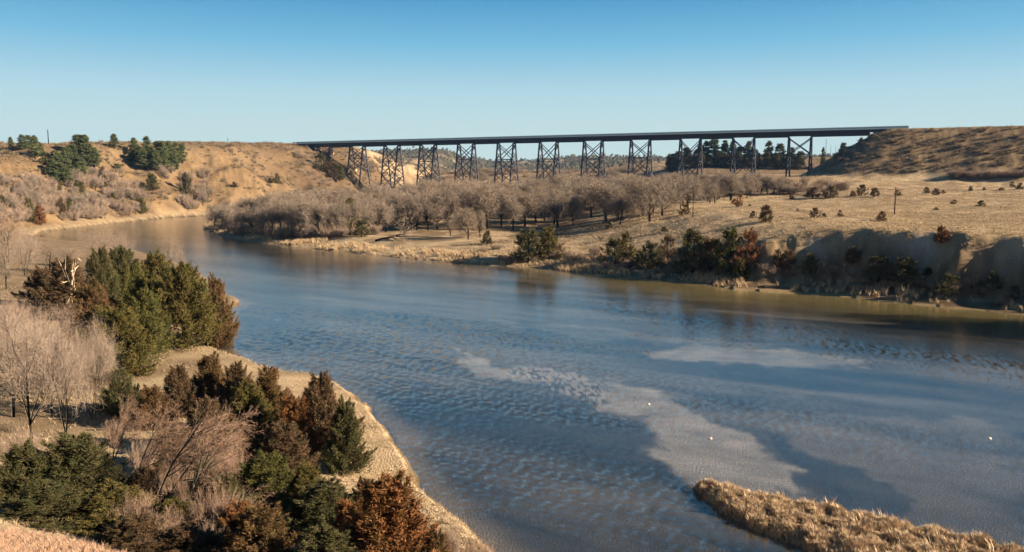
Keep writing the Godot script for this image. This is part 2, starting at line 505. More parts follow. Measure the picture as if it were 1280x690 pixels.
# a bare broadleaf tree of height 1: trunk and limbs in one mesh, twigs in another
func grow(wood: Bits, twig: Bits, p: Vector3, dir: Vector3, length: float, r: float, level: int, o: Dictionary) -> void:
	var steps: int = [5, 4, 3, 2][level] if level < 4 else 1
	var seg := length / steps
	var kids: int = o.kids[level] if level < o.kids.size() else 0
	for i in steps:
		var t := float(i + 1) / steps
		var e := p + dir * seg
		var r2 := r * lerpf(1.0, 0.55 if level == 0 else 0.3, t)
		var r1 := r * lerpf(1.0, 0.55 if level == 0 else 0.3, float(i) / steps)
		if level < o.solid:
			wood.tube(p, e, r1, r2, 6 if level == 0 else (4 if level == 1 else 3), (o.bark as Color).lerp(o.bark2, rng.randf()))
		else:
			var s := dir.cross(any_dir()).normalized()
			var col: Color = (o.twig as Color).lerp(o.twig2, rng.randf())
			twig.tri(p - s * r1, p + s * r1, e + s * r2, col)
			twig.tri(p - s * r1, e + s * r2, e - s * r2, col)
		# side branches
		var start: float = o.start[level] if level < o.start.size() else 0.2
		if t > start:
			var want := kids / (steps * (1.0 - start))
			var count := int(want) + (1 if rng.randf() < want - int(want) else 0)
			for k in count:
				var side := dir.cross(any_dir()).normalized()
				var spread: float = rnd(o.angle[0], o.angle[1])
				var nd: Vector3 = (dir * cos(spread) + side * sin(spread) + Vector3.UP * o.up + (o.lean as Vector3) * 0.25).normalized()
				var at := p.lerp(e, rng.randf())
				var nl: float = length * rnd(o.ratio[0], o.ratio[1]) * (1.0 if level > 0 else lerpf(1.15, 0.75, t))
				if level + 1 < o.levels:
					grow(wood, twig, at, nd, nl, maxf(r2 * 0.55, o.thin), level + 1, o)
				else:
					var col: Color = (o.twig as Color).lerp(o.twig2, rng.randf())
					var tip: Vector3 = at + nd * nl
					ribbon(twig, at, tip, o.thin, col)
					for z in o.sprigs:
						var mid := at.lerp(tip, rnd(0.2, 0.9))
						ribbon(twig, mid, mid + (nd + any_dir() * 0.9).normalized() * nl * rnd(0.35, 0.7), o.thin * 0.8, col)
		p = e
		dir = (dir + any_dir() * o.wander + Vector3.UP * o.up * 0.3 + (o.lean as Vector3) * 0.08).normalized()

func bare_tree(seed: int, o: Dictionary) -> Array:
	rng.seed = seed
	var base := {"kids": [11, 7, 6, 5], "start": [0.25, 0.25, 0.15, 0.1], "solid": 3, "levels": 4, "sprigs": 3, "angle": [0.5, 1.15], "up": 0.07, "ratio": [0.5, 0.75], "thin": 0.0016, "wander": 0.16, "lean": Vector3.ZERO,
		"bark": Color(0.085, 0.07, 0.058), "bark2": Color(0.16, 0.135, 0.11), "twig": Color(0.125, 0.104, 0.086), "twig2": Color(0.2, 0.168, 0.14), "trunk": 0.46, "girth": 0.021, "stems": 1}
	base.merge(o, true)
	var wood := Bits.new()
	var twig := Bits.new()
	for s in base.stems:
		var lean: Vector3 = base.lean
		var d := (Vector3.UP + lean + any_dir() * (0.08 if base.stems == 1 else 0.35)).normalized()
		if d.y < 0.3: d.y = 0.5
		grow(wood, twig, Vector3(rnd(-0.02, 0.02), -0.03, rnd(-0.02, 0.02)) * (0.0 if base.stems == 1 else 1.5) + Vector3(0, -0.02, 0), d.normalized(), base.trunk * rnd(0.85, 1.1), base.girth / sqrt(base.stems), 0, base)
	# scale so that the crown's top is at 1
	var top := 0.01
	for p in twig.v: top = maxf(top, p.y)
	for b in [wood, twig]:
		for i in b.v.size(): b.v[i] = b.v[i] / top
	return [mesh_of(wood), mesh_of(twig)]

# a cedar of height 1: upswept feathery branches round a leader, dense but with gaps between them
func cedar(seed: int, branches: int, plumes: int, width: float, blunt: float, size: float, a: Color, b: Color) -> Array:
	rng.seed = seed
	var wood := Bits.new()
	var leaf := Bits.new()
	wood.tube(Vector3(0, -0.03, 0), Vector3(0.01, 0.9, 0), 0.022, 0.004, 6, Color(0.1, 0.07, 0.05))
	var lump := FastNoiseLite.new()
	lump.seed = seed
	lump.frequency = 1.6
	for i in branches:
		var u := pow(rng.randf(), 1.15) * 0.86
		if i < 3: u = 0.8 + 0.05 * i
		var ang := i * 2.39996 + rnd(-0.4, 0.4)
		var prof := pow(1.0 - u, blunt) * (0.62 + 0.38 * sm(u / 0.14))
		var lum := 1.0 + 0.6 * lump.get_noise_3d(cos(ang) * 1.2, u * 3.6, sin(ang) * 1.2)
		var rad := width * prof * lum * rnd(0.35, 0.92)
		var out := Vector3(cos(ang), 0, sin(ang))
		var c := out * rad + Vector3(0, 0.02 + u * 0.9, 0)
		var axis := (out * rnd(0.25, 0.75) * (1.0 - u * 0.7) + Vector3.UP + any_dir() * 0.12).normalized()
		var long := lerpf(0.2, 0.13, u) * rnd(0.7, 1.25)
		var fat := lerpf(0.075, 0.035, u) * rnd(0.8, 1.2) * width / 0.26
		wood.tube(Vector3(0, maxf(0.0, c.y - rad * 0.5), 0), c, 0.006, 0.002, 3, Color(0.11, 0.085, 0.065))
		var base := a.lerp(b, rng.randf()) * rnd(0.8, 1.2)
		for k in plumes:
			var t := pow(rng.randf(), 1.4)
			var off := any_dir() * fat * (1.0 - t) * sqrt(rng.randf())
			var p := c + axis * (t - 0.3) * long + off
			var dir := (axis * 1.2 + off.normalized() * rnd(0.3, 1.0) * (1.0 - t) + any_dir() * 0.3).normalized()
			var l := size * rnd(0.6, 1.2)
			var tint := base * rnd(0.7, 1.3)
			tint.a = 1.0
			for z in 5:
				var q := p + dir * l * (z / 5.0)
				var sd := (dir + any_dir() * 0.7).normalized()
				var ll := l * rnd(0.4, 0.7) * (1.1 - z / 8.0)
				var s := sd.cross(any_dir()).normalized() * ll * rnd(0.1, 0.18)
				leaf.tri(q - s, q + s, q + sd * ll, tint)
	return [mesh_of(wood), mesh_of(leaf)]

# a ponderosa-like pine of height 1: open crown of needle puffs on side limbs
func pine(seed: int, width: float) -> Array:
	rng.seed = seed
	var wood := Bits.new()
	var leaf := Bits.new()
	var p := Vector3(0, -0.03, 0)
	for i in 6:
		var q := p + Vector3(rnd(-0.01, 0.01), 0.165, rnd(-0.01, 0.01))
		wood.tube(p, q, 0.019 - i * 0.0026, 0.019 - (i + 1) * 0.0026, 6, Color(0.13, 0.075, 0.05))
		p = q
	for i in 110:
		var u := rnd(0.1, 0.97)
		var ang := rnd(0, TAU)
		var rad := width * pow(1.0 - u, 0.55) * (0.6 + 0.4 * sm(u / 0.35)) * rnd(0.35, 1.0)
		var c := Vector3(cos(ang) * rad, u + rad * 0.15, sin(ang) * rad)
		wood.tube(Vector3(0, u - 0.02, 0), c, 0.005, 0.002, 3, Color(0.11, 0.07, 0.05))
		var g := Color(0.045, 0.06, 0.028).lerp(Color(0.095, 0.11, 0.05), rng.randf())
		for k in 46:
			var dr := (any_dir() + Vector3(0, 0.45, 0)).normalized()
			var o := c + any_dir() * rnd(0.0, 0.045)
			var s := dr.cross(any_dir()).normalized() * 0.0075
			leaf.tri(o - s, o + s, o + dr * rnd(0.03, 0.06), g)
	return [mesh_of(wood), mesh_of(leaf)]

# a leafless shrub of height 1: stems from the ground and a haze of twigs
func shrub(seed: int, stems: int, col_a: Color, col_b: Color, thin := 1.0) -> Array:
	rng.seed = seed
	var wood := Bits.new()
	var twig := Bits.new()
	for i in stems:
		var ang := rnd(0, TAU)
		var tilt := rnd(0.05, 0.95)
		var d := Vector3(cos(ang) * tilt, 1.0, sin(ang) * tilt).normalized()
		var p := Vector3(cos(ang), 0, sin(ang)) * rnd(0, 0.4) + Vector3(0, -0.05, 0)
		var l := rnd(0.6, 1.0)
		var q := p + d * l * 0.5
		wood.tube(p, q, 0.011 * thin, 0.006 * thin, 3, Color(0.12, 0.095, 0.075))
		var col := col_a.lerp(col_b, rng.randf())
		for k in 26:
			var t := rng.randf()
			var o := p + d * l * lerpf(0.08, 0.95, t)
			var dr := (d + any_dir() * 0.8 + Vector3.UP * 0.2).normalized()
			var e := o + dr * rnd(0.15, 0.3)
			ribbon(twig, o, e, 0.008 * thin, col)
			for z in 2:
				var m := o.lerp(e, rnd(0.3, 0.8))
				ribbon(twig, m, m + (dr + any_dir() * 0.8).normalized() * rnd(0.08, 0.16), 0.007 * thin, col)
	return [mesh_of(wood), mesh_of(twig)]

# ---------------------------------------------------------------- planting
func plant(called: String, label: String, category: String, at: Vector3, pair: Array, tall: float, wide: float, leaf_mat: Material, group := "", turn := -1.0, crown := "crown", stem := "trunk") -> Node3D:
	var o := thing(called, label, category, at, group)
	part(stem, pair[0], M.bark, o)
	part(crown, pair[1], leaf_mat, o)
	o.basis = Basis(Vector3.UP, rng.randf() * TAU if turn < 0.0 else turn).scaled(Vector3.ONE) * Basis.from_scale(Vector3(wide, tall, wide))
	return o

# a plant given by its column, its foot's row (or depth) and its top row in the photograph
func plant_seen(called: String, label: String, category: String, px: float, foot: float, top: float, pair: Array, mesh_half: float, wide_px: float, mat: Material, group := "", depth := 0.0, turn := -1.0) -> Node3D:
	var g: Vector3
	if depth > 0.0:
		var p := at_depth(px, depth)
		g = Vector3(p.x, height(p.x, p.y), -p.y)
	else:
		g = on_ground(px, foot)
	var tall := maxf(0.5, height_seen(top, -g.z) - g.y)
	var wide := tall if wide_px <= 0.0 else wide_px * 0.5 / F * -g.z / mesh_half
	return plant(called, label, category, g, pair, tall, wide, mat, group, turn, "foliage" if category == "shrub" else "crown", "stem" if category == "shrub" else "trunk")

func pick(a: Array) -> Variant:
	return a[rng.randi() % a.size()]

# ---------------------------------------------------------------- materials
func noise_tex(freq: float, lo: Color, hi: Color, seed: int, octaves := 5) -> NoiseTexture2D:
	var n := FastNoiseLite.new()
	n.seed = seed
	n.frequency = freq
	n.fractal_octaves = octaves
	var t := NoiseTexture2D.new()
	t.noise = n
	t.width = 1024
	t.height = 1024
	t.seamless = true
	t.generate_mipmaps = false
	var g := Gradient.new()
	g.set_color(0, lo)
	g.set_color(1, hi)
	t.color_ramp = g
	return t

func normal_tex(freq: float, seed: int, bump: float, octaves := 4) -> NoiseTexture2D:
	var n := FastNoiseLite.new()
	n.seed = seed
	n.frequency = freq
	n.fractal_octaves = octaves
	var t := NoiseTexture2D.new()
	t.noise = n
	t.width = 1024
	t.height = 1024
	t.seamless = true
	t.as_normal_map = true
	t.bump_strength = bump
	t.generate_mipmaps = false
	return t

func plain(called: String, c: Color, rough := 0.95, tinted := true) -> StandardMaterial3D:
	var m := StandardMaterial3D.new()
	m.resource_name = called
	m.albedo_color = c.linear_to_srgb()
	m.roughness = rough
	m.metallic_specular = 0.2
	m.vertex_color_use_as_albedo = tinted
	return m

func make_materials() -> void:
	var g := plain("soil_and_dry_grass", Color.WHITE)
	g.albedo_texture = noise_tex(0.03, Color(0.7, 0.69, 0.67), Color(1, 1, 1), 3)
	g.uv1_triplanar = true
	g.uv1_world_triplanar = true
	g.uv1_scale = Vector3.ONE * 0.11
	g.normal_enabled = true
	g.normal_texture = normal_tex(0.05, 9, 14.0)
	g.normal_scale = 0.8
	g.detail_enabled = true
	g.detail_blend_mode = BaseMaterial3D.BLEND_MODE_MUL
	g.detail_albedo = noise_tex(0.012, Color(0.8, 0.79, 0.77), Color(1, 1, 1), 5)
	g.detail_uv_layer = BaseMaterial3D.DETAIL_UV_2
	g.uv2_triplanar = true
	g.uv2_world_triplanar = true
	g.uv2_scale = Vector3.ONE * 0.017
	g.metallic_specular = 0.1
	M.ground = g
	var w := StandardMaterial3D.new()
	w.resource_name = "shallow_river_water"
	w.transparency = BaseMaterial3D.TRANSPARENCY_ALPHA
	w.albedo_color = Color(1, 1, 1, 0.36)
	w.vertex_color_use_as_albedo = true
	w.roughness = 0.07
	w.metallic_specular = 0.5
	w.normal_enabled = true
	w.normal_texture = normal_tex(0.022, 21, 6.0, 5)
	w.normal_scale = 0.2
	w.uv1_triplanar = true
	w.uv1_world_triplanar = true
	w.uv1_scale = Vector3(0.14, 0.14, 0.22)
	M.water = w
	M.bark = plain("bark", Color.WHITE)
	M.twig = plain("grey_twigs", Color(1.14, 1.12, 1.1))
	M.twig_pink = plain("pinkish_twigs", Color(1.03, 0.95, 0.9))
	M.twig_pale = plain("pale_twigs", Color(1.12, 1.08, 1.02))
	var leafy := {"olive": Color(0.088, 0.075, 0.026), "bronze": Color(0.105, 0.066, 0.032), "rust": Color(0.15, 0.07, 0.03), "deep": Color(0.067, 0.063, 0.029), "green": Color(0.08, 0.078, 0.027), "brown": Color(0.09, 0.06, 0.036)}
	for k in leafy:
		var m := plain("cedar_foliage_" + k, leafy[k])
		m.backlight_enabled = true
		m.backlight = Color(0.3, 0.3, 0.2)
		M["cedar_" + k] = m
	M.pine = plain("pine_needles", Color(1.0, 1.0, 1.0))
	M.steel = plain("weathered_dark_steel", Color(0.02, 0.022, 0.033), 0.6, false)
	M.steel.metallic_specular = 0.5
	M.steel_rust = plain("rusty_brown_steel", Color(0.03, 0.022, 0.02), 0.7, false)
	M.rail = plain("blue_grey_railing", Color(0.12, 0.145, 0.18), 0.6, false)
	M.deck = plain("weathered_deck_planks", Color(0.2, 0.17, 0.14), 0.9, false)
	M.concrete = plain("stained_concrete", Color(0.35, 0.25, 0.15), 0.9, false)
	M.pole = plain("old_wooden_pole", Color(0.13, 0.085, 0.055), 0.9, false)
	M.grass = plain("dry_grass_blades", Color.WHITE)
	M.grass.backlight_enabled = true
	M.grass.backlight = Color(0.4, 0.35, 0.25)
	M.rock = plain("pale_stone", Color(0.42, 0.4, 0.37), 0.9, false)
	M.white = plain("white_feathers", Color(0.8, 0.8, 0.78), 0.8, false)
	M.dead = plain("bleached_dead_wood", Color(4.2, 3.9, 3.5))

# ---------------------------------------------------------------- the trestle bridge
func beam(parent: Node, called: String, a: Vector3, b: Vector3, w: float, h: float, mat: Material) -> MeshInstance3D:
	var d := b - a
	var z := d.normalized()
	var up := Vector3.UP if absf(z.y) < 0.95 else Vector3.RIGHT
	var x := up.cross(z).normalized()
	var y := z.cross(x)
	return part(called, unit_box, mat, parent, Transform3D(Basis(x * w, y * h, z * d.length()), (a + b) * 0.5))

var unit_box := BoxMesh.new()

func build_bridge() -> void:
	unit_box.size = Vector3.ONE
	var o := Node3D.new()
	o.name = "railway_trestle_bridge"
	add_child(o)
	tag(o, "long dark steel trestle bridge on braced towers spanning the whole valley", "bridge")
	var start := bridge_at(-0.95)
	var ang := atan2(-BDIR.y, BDIR.x)             # local +x runs along the bridge
	o.transform = Transform3D(Basis(Vector3.UP, -ang), Vector3(start.x, 0, -start.y))
	var length := (12.75 + 0.95) * UNIT
	var bottom := 40.1
	var top := 43.0
	var tower_half := 5.6
	# girders: a deep one over each gap and over each tower, two side by side
	var xs := [0.0]
	for k in 12:
		xs.append((k + 0.95) * UNIT - tower_half)
		xs.append((k + 0.95) * UNIT + tower_half)
	xs.append(13.1 * UNIT)
	xs.append(length)
	for k in xs.size() - 1:
		var a: float = xs[k] + 0.08
		var b: float = xs[k + 1] - 0.08
		var bot := bottom + (1.2 if k == xs.size() - 2 else 0.0) + (0.5 if k % 2 == 1 else 0.0)
		for s in [-1.0, 1.0]:
			var bits := Bits.new()
			bits.box(Vector3(a, bot + 0.12, s * 1.5 - 0.03), Vector3(b, top - 0.3, s * 1.5 + 0.03))
			bits.box(Vector3(a, bot, s * 1.5 - 0.26), Vector3(b, bot + 0.12, s * 1.5 + 0.26))
			bits.box(Vector3(a, top - 0.3, s * 1.5 - 0.26), Vector3(b, top - 0.2, s * 1.5 + 0.26))
			var g := part("girder", mesh_of(bits), M.steel, o)
			var ribs := Bits.new()
			var q := a + 0.6
			while q < b:
				ribs.box(Vector3(q, bot + 0.12, s * 1.5 - 0.2), Vector3(q + 0.06, top - 0.3, s * 1.5 + 0.2))
				q += 2.1
			var rb := part("stiffener", mesh_of(ribs), M.steel_rust, g)
			rb.set_meta("kind", "stuff")
	# deck: sleepers and planks, walkway edge beams
	var ties := Bits.new()
	var tx := 0.0
	while tx < length:
		ties.box(Vector3(tx, top - 0.2, -2.4), Vector3(tx + 0.3, top, 2.4))
		tx += 0.62
	part("sleepers", mesh_of(ties), M.steel_rust, o).set_meta("kind", "stuff")
	var planks := Bits.new()
	planks.box(Vector3(0, top + 0.003, -2.1), Vector3(length, top + 0.09, 2.1))
	part("deck", mesh_of(planks), M.deck, o)
	for s in [-1.0, 1.0]:
		beam(o, "edge_beam", Vector3(0, top + 0.12, s * 2.42), Vector3(length, top + 0.12, s * 2.42), 0.16, 0.3, M.rail)
		var rails := Bits.new()
		var px := 0.0
		while px < length:
			rails.box(Vector3(px, top + 0.28, s * 2.42 - 0.045), Vector3(px + 0.09, top + 1.42, s * 2.42 + 0.045))
			px += 1.8
		for y in [0.42, 0.6, 0.78, 0.96, 1.14, 1.3]:
			rails.box(Vector3(0, top + y, s * 2.36 - 0.025), Vector3(length, top + y + 0.08, s * 2.36 + 0.025))
		rails.box(Vector3(0, top + 1.425, s * 2.42 - 0.06), Vector3(length, top + 1.51, s * 2.42 + 0.06))
		part("railing", mesh_of(rails), M.rail, o)
	# towers
	for k in 12:
		var cx := (k + 0.95) * UNIT
		var t := Node3D.new()
		t.name = "tower"
		o.add_child(t, true)
		var inv := o.transform
		var feet := {}
		var highest := -10.0
		for i in [-1.0, 1.0]:
			for s in [-1.0, 1.0]:
				var foot := Vector3(cx + i * tower_half, 0, s * 4.0)
				for it in 3:
					var g := inv * foot
					foot.y = height(g.x, -g.z)
					foot.z = s * (1.5 + (bottom - foot.y) / 6.2)
				feet[Vector2(i, s)] = foot
				highest = maxf(highest, foot.y)
		highest = minf(highest + 0.6, bottom - 6.0)
		var leg_at := func(i: float, s: float, y: float) -> Vector3:
			return Vector3(cx + i * tower_half, y, s * (1.5 + (bottom - y) / 6.2))
		for i in [-1.0, 1.0]:
			for s in [-1.0, 1.0]:
				var f: Vector3 = feet[Vector2(i, s)]
				beam(t, "leg", leg_at.call(i, s, bottom + 0.1), leg_at.call(i, s, f.y + 0.3), 0.72, 0.72, M.steel)
				beam(t, "footing", Vector3(f.x, f.y - 1.2, f.z), Vector3(f.x, f.y + 0.45, f.z), 1.5, 1.5, M.concrete)
			beam(t, "cap_beam", leg_at.call(i, -1.0, bottom - 0.2) + Vector3(0, 0, -0.5), leg_at.call(i, 1.0, bottom - 0.2) + Vector3(0, 0, 0.5), 0.5, 0.6, M.steel)
		var panels := maxi(1, int(round((bottom - highest) / 9.5)))
		for n in panels:
			var y0 := lerpf(bottom - 0.6, highest, float(n) / panels)
			var y1 := lerpf(bottom - 0.6, highest, float(n + 1) / panels)
			for s in [-1.0, 1.0]:
				beam(t, "diagonal_brace", leg_at.call(-1.0, s, y0), leg_at.call(1.0, s, y1), 0.36, 0.4, M.steel)
				beam(t, "diagonal_brace", leg_at.call(1.0, s, y0) + Vector3(0, 0, s * 0.22), leg_at.call(-1.0, s, y1) + Vector3(0, 0, s * 0.22), 0.36, 0.4, M.steel)
				if n > 0: beam(t, "strut", leg_at.call(-1.0, s, y0) + Vector3(0, 0, s * 0.1), leg_at.call(1.0, s, y0) + Vector3(0, 0, s * 0.1), 0.34, 0.4, M.steel)
			for i in [-1.0, 1.0]:
				var ym := (y0 + y1) * 0.5
				for e in [[y0, ym], [ym, y1]]:
					beam(t, "diagonal_brace", leg_at.call(i, -1.0, e[0]), leg_at.call(i, 1.0, e[1]), 0.3, 0.34, M.steel)
					beam(t, "diagonal_brace", leg_at.call(i, 1.0, e[0]) + Vector3(i * 0.2, 0, 0), leg_at.call(i, -1.0, e[1]) + Vector3(i * 0.2, 0, 0), 0.3, 0.34, M.steel)
				beam(t, "strut", leg_at.call(i, -1.0, y1) + Vector3(i * 0.1, 0, 0), leg_at.call(i, 1.0, y1) + Vector3(i * 0.1, 0, 0), 0.36, 0.4, M.steel)
	# abutments
	beam(o, "abutment", Vector3(0.9, 34.0, 0), Vector3(0.9, 41.4, 0), 5.0, 2.6, M.concrete)
	beam(o, "pier", Vector3(13.1 * UNIT, 34.0, 0), Vector3(13.1 * UNIT, bottom + 0.4, 0), 4.6, 1.6, M.steel)

func pole(label: String, px: float, foot: float, top: float, thick: float, arm: float, depth := 0.0) -> void:
	var g: Vector3
	if depth > 0.0:
		var q := at_depth(px, depth)
		g = Vector3(q.x, height(q.x, q.y), -q.y)
	else: g = on_ground(px, foot)
	var tall := height_seen(top, -g.z) - g.y
	var o := thing("utility_pole", label, "utility pole", g, "wooden utility poles")
	var b := Bits.new()
	b.tube(Vector3(0, -0.3, 0), Vector3(0, tall, 0), thick, thick * 0.7, 8, Color.WHITE)
	part("shaft", mesh_of(b), M.pole, o)
	if arm > 0.0:
		beam(o, "crossarm", Vector3(-arm, tall - 0.6, 0.1), Vector3(arm, tall - 0.6, 0.1), thick * 1.1, thick * 1.3, M.pole)
		for x in [-0.9, -0.5, 0.5, 0.9]:
			var i := Bits.new()
			i.tube(Vector3(x * arm, tall - 0.5, 0.1), Vector3(x * arm, tall - 0.25, 0.1), 0.06, 0.04, 6, Color.WHITE)
			part("insulator", mesh_of(i), M.rock, o)

# ---------------------------------------------------------------- grass and brush
func tuft(seed: int, blades: int, spread: float, curl: float) -> ArrayMesh:
	rng.seed = seed
	var b := Bits.new()
	for i in blades:
		var a := rnd(0, TAU)
		var o := Vector3(cos(a), 0, sin(a))
		var p := o * rnd(0, 0.25) + Vector3(0, -0.05, 0)
		var l := rnd(0.55, 1.0)
		var m := p + Vector3.UP * l * 0.6 + o * l * spread * 0.35
		var e := p + Vector3.UP * l + o * l * spread * (1.0 + curl)
		var s := Vector3(-o.z, 0, o.x) * 0.022
		var c := Color.WHITE * rnd(0.7, 1.1)
		c.a = 1.0
		b.tri(p - s, p + s, m + s * 0.8, c)
		b.tri(p - s, m + s * 0.8, m - s * 0.8, c)
		b.tri(m - s * 0.8, m + s * 0.8, e, c)
	return mesh_of(b)

func scatter(called: String, label: String, category: String, mesh: Mesh, mat: Material, spots: Array) -> void:
	var mm := MultiMesh.new()
	mm.transform_format = MultiMesh.TRANSFORM_3D
	mm.use_colors = true
	mm.mesh = mesh
	mm.instance_count = spots.size()
	for i in spots.size():
		var q: Array = spots[i]
		mm.set_instance_transform(i, Transform3D(Basis(Vector3.UP, rng.randf() * TAU) * Basis.from_scale(Vector3(q[1], q[2], q[1])), q[0]))
		mm.set_instance_color(i, q[3])
	var o := MultiMeshInstance3D.new()
	o.name = called
	o.multimesh = mm
	o.material_override = mat
	add_child(o)
	tag(o, label, category, "", "stuff")

func build_grass() -> void:
	var t1 := tuft(11, 16, 0.35, 0.2)
	var t2 := tuft(12, 22, 0.6, 0.5)
	rng.seed = 501
	# the grass bar in the river
	var spots := []
	while spots.size() < 14000:
		var x := rnd(9, 34)
		var d := rnd(30, 53)
		var q := island_dist(x, d)
		if q < 0.02: continue
		var clump := noise_c.get_noise_2d(x * 8.0, d * 8.0)
		if clump < -0.12 and rng.randf() < 0.75: continue
		var tall := rnd(0.14, 0.4) * (1.0 + 0.9 * clump) * (2.2 if rng.randf() < 0.006 else 1.0)
		spots.append([Vector3(x, height(x, d), -d), tall * rnd(0.7, 1.1), tall, STRAW.lerp(Color(0.5, 0.36, 0.24), rng.randf()) * rnd(0.55, 1.25)])
	for i in 420:                                     # taller single stems and seed heads
		var x := rnd(9, 34)
		var d := rnd(30, 53)
		if island_dist(x, d) < 0.1: continue
		var tall := rnd(0.5, 0.85)
		spots.append([Vector3(x, height(x, d), -d), rnd(0.12, 0.25), tall, Color(0.5, 0.38, 0.26) * rnd(0.7, 1.1)])
	scatter("island_grass", "pale dry grass covering the low bar in the river", "grass", t1, M.grass, spots)
	# the near bank
	spots = []
	var tries := 0
	while spots.size() < 16000 and tries < 120000:
		tries += 1
		var d := 12.0 * pow(12.0, rng.randf())
		var x := rnd(-0.68, 0.05) * d
		if d < 42.0 and x > -1.0: continue
		var s := river_dist(x, d)
		if s < 0.3: continue
		var edge := 1.0 - sm((s - 0.5) / 1.2)
		var patch := noise_b.get_noise_2d(x * 4.0, d * 4.0) + 0.25 * noise_c.get_noise_2d(x * 9.0, d * 9.0)
		if patch < 0.02 - edge * 0.5 - (0.5 if d < 34.0 else 0.0) and rng.randf() < 0.86: continue
		var tall := rnd(0.12, 0.34) * (1.3 if d < 32.0 else 1.0)
		var c := STRAW.lerp(STRAW_DULL, rng.randf())
		if d < 34.0: c = c.lerp(Color(0.38, 0.22, 0.16), 0.6)
		spots.append([Vector3(x, height(x, d), -d), tall, tall, c])
	scatter("bank_grass", "short dry grass on the sandy near bank", "grass", t2, M.grass, spots)
	# reeds and grass along the far shore, meadow grain, bluff tufts
	spots = []
	tries = 0
	while spots.size() < 9000 and tries < 200000:
		tries += 1
		var x := rnd(-130, 110)
		var d := rnd(105, 345)
		var s := look_up(3, x, d)
		if s > 9.0 or look_up(0, x, d) < 0.5: continue
		var patch := noise_b.get_noise_2d(x * 2.2, d * 2.2)
		if patch < 0.0 and rng.randf() < 0.8: continue
		if x > 42.0 and rng.randf() < 0.75: continue
		var tall := rnd(0.4, 0.95) * (1.2 + patch)
		spots.append([Vector3(x, height(x, d), -d), tall, tall, STRAW.lerp(Color(0.46, 0.33, 0.19), rng.randf()).lerp(STRAW_DULL, rng.randf() * 0.5)])
	scatter("shore_reeds", "straw coloured reeds along the far waterline", "reeds", t1, M.grass, spots)
	spots = []
	tries = 0
	while spots.size() < 26000 and tries < 200000:
		tries += 1
		var d := 120.0 * pow(3.6, rng.randf())
		var x := rnd(-0.05, 0.66) * d
		if look_up(0, x, d) < 9.0: continue
		var h := height(x, d)
		if d > 430.0: continue
		var patch := noise_b.get_noise_2d(x * 3.0, d * 3.0) + 0.6 * noise_c.get_noise_2d(x * 2.0, d * 2.0)
		if patch < -0.02 and rng.randf() < 0.75: continue
		var tall := rnd(0.2, 0.5) * (1.0 if h < 17.0 else 1.6)
		spots.append([Vector3(x, h, -d), tall * 1.4, tall, STRAW.lerp(STRAW_DULL, rng.randf())])
	scatter("meadow_grass", "dry bunch grass across the meadow and embankment", "grass", t2, M.grass, spots)
	spots = []
	tries = 0
	while spots.size() < 16000 and tries < 200000:
		tries += 1
		var d := rnd(250, 640)
		var x := rnd(-0.66, -0.2) * d
		var s := look_up(2, x, d)
		if s < 6.0 or look_up(0, x, d) < 6.0 or look_up(1, x, d) < s: continue
		var patch := noise_b.get_noise_2d(x * 2.0, d * 2.0)
		if patch < -0.05 and rng.randf() < 0.7: continue
		var tall := rnd(0.4, 1.0)
		spots.append([Vector3(x, height(x, d), -d), tall * 1.3, tall, OCHRE.lerp(STRAW_DULL, rng.randf())])
	scatter("bluff_grass", "dry bunch grass on the ochre bluffs", "grass", t2, M.grass, spots)
	# low brush clinging to the embankment and the bluffs
	var low := shrub(77, 26, Color(0.13, 0.105, 0.075), Color(0.2, 0.165, 0.12))
	spots = []
	tries = 0
	while spots.size() < 900 and tries < 60000:
		tries += 1
		var d := rnd(330, 470)
		var x := rnd(0.38, 0.66) * d
		var h := height(x, d)
		if h < 21.0 or h > 42.0: continue
		if noise_b.get_noise_2d(x * 3.0, d * 3.0) < 0.0 and rng.randf() < 0.7: continue
		var tall := rnd(0.7, 1.9)
		spots.append([Vector3(x, h, -d), tall * 1.2, tall, Color(1, 1, 1) * rnd(0.7, 1.2)])
	scatter("embankment_brush", "low grey brush dotted over the embankment slope", "brush", low[1], M.twig, spots)
	spots = []
	tries = 0
	while spots.size() < 4200 and tries < 150000:
		tries += 1
		var d := rnd(250, 650)
		var x := rnd(-0.68, -0.12) * d
		var s := look_up(2, x, d)
		if s < 9.0 or look_up(0, x, d) < 8.0 or look_up(1, x, d) < s: continue
		var h := height(x, d)
		if noise_a.get_noise_2d(x * 2.0, d * 2.0) + noise_b.get_noise_2d(x * 2.0, d * 2.0) < (-0.05 if h < 30.0 else 0.12) and rng.randf() < 0.88: continue
		var tall := rnd(0.6, 2.0)
		spots.append([Vector3(x, h, -d), tall * 1.2, tall, Color(1, 1, 1) * rnd(0.6, 1.15)])
	scatter("bluff_brush", "low grey brush in the gullies of the bluffs", "brush", low[1], M.twig, spots)

func build_valley_brush() -> void:
	var low := shrub(78, 22, Color(0.14, 0.112, 0.09), Color(0.21, 0.17, 0.135))
	rng.seed = 905
	var spots := []
	var tries := 0
	while spots.size() < 2600 and tries < 60000:
		tries += 1
		var d := rnd(540, 980)
		var x := rnd(-0.26, 0.16) * d
		if look_up(0, x, d) < 4.0 and d < 690.0: continue
		if noise_b.get_noise_2d(x * 0.8, d * 0.8) < 0.02 and rng.randf() < 0.8: continue
		var h := height(x, d)
		if h > 37.0: continue
		var tall := rnd(1.2, 4.0)
		spots.append([Vector3(x, h, -d), tall * 1.3, tall, Color(1, 1, 1) * rnd(0.7, 1.15)])
	scatter("valley_brush", "grey leafless brush in the valley beyond the bridge", "brush", low[1], M.twig, spots)

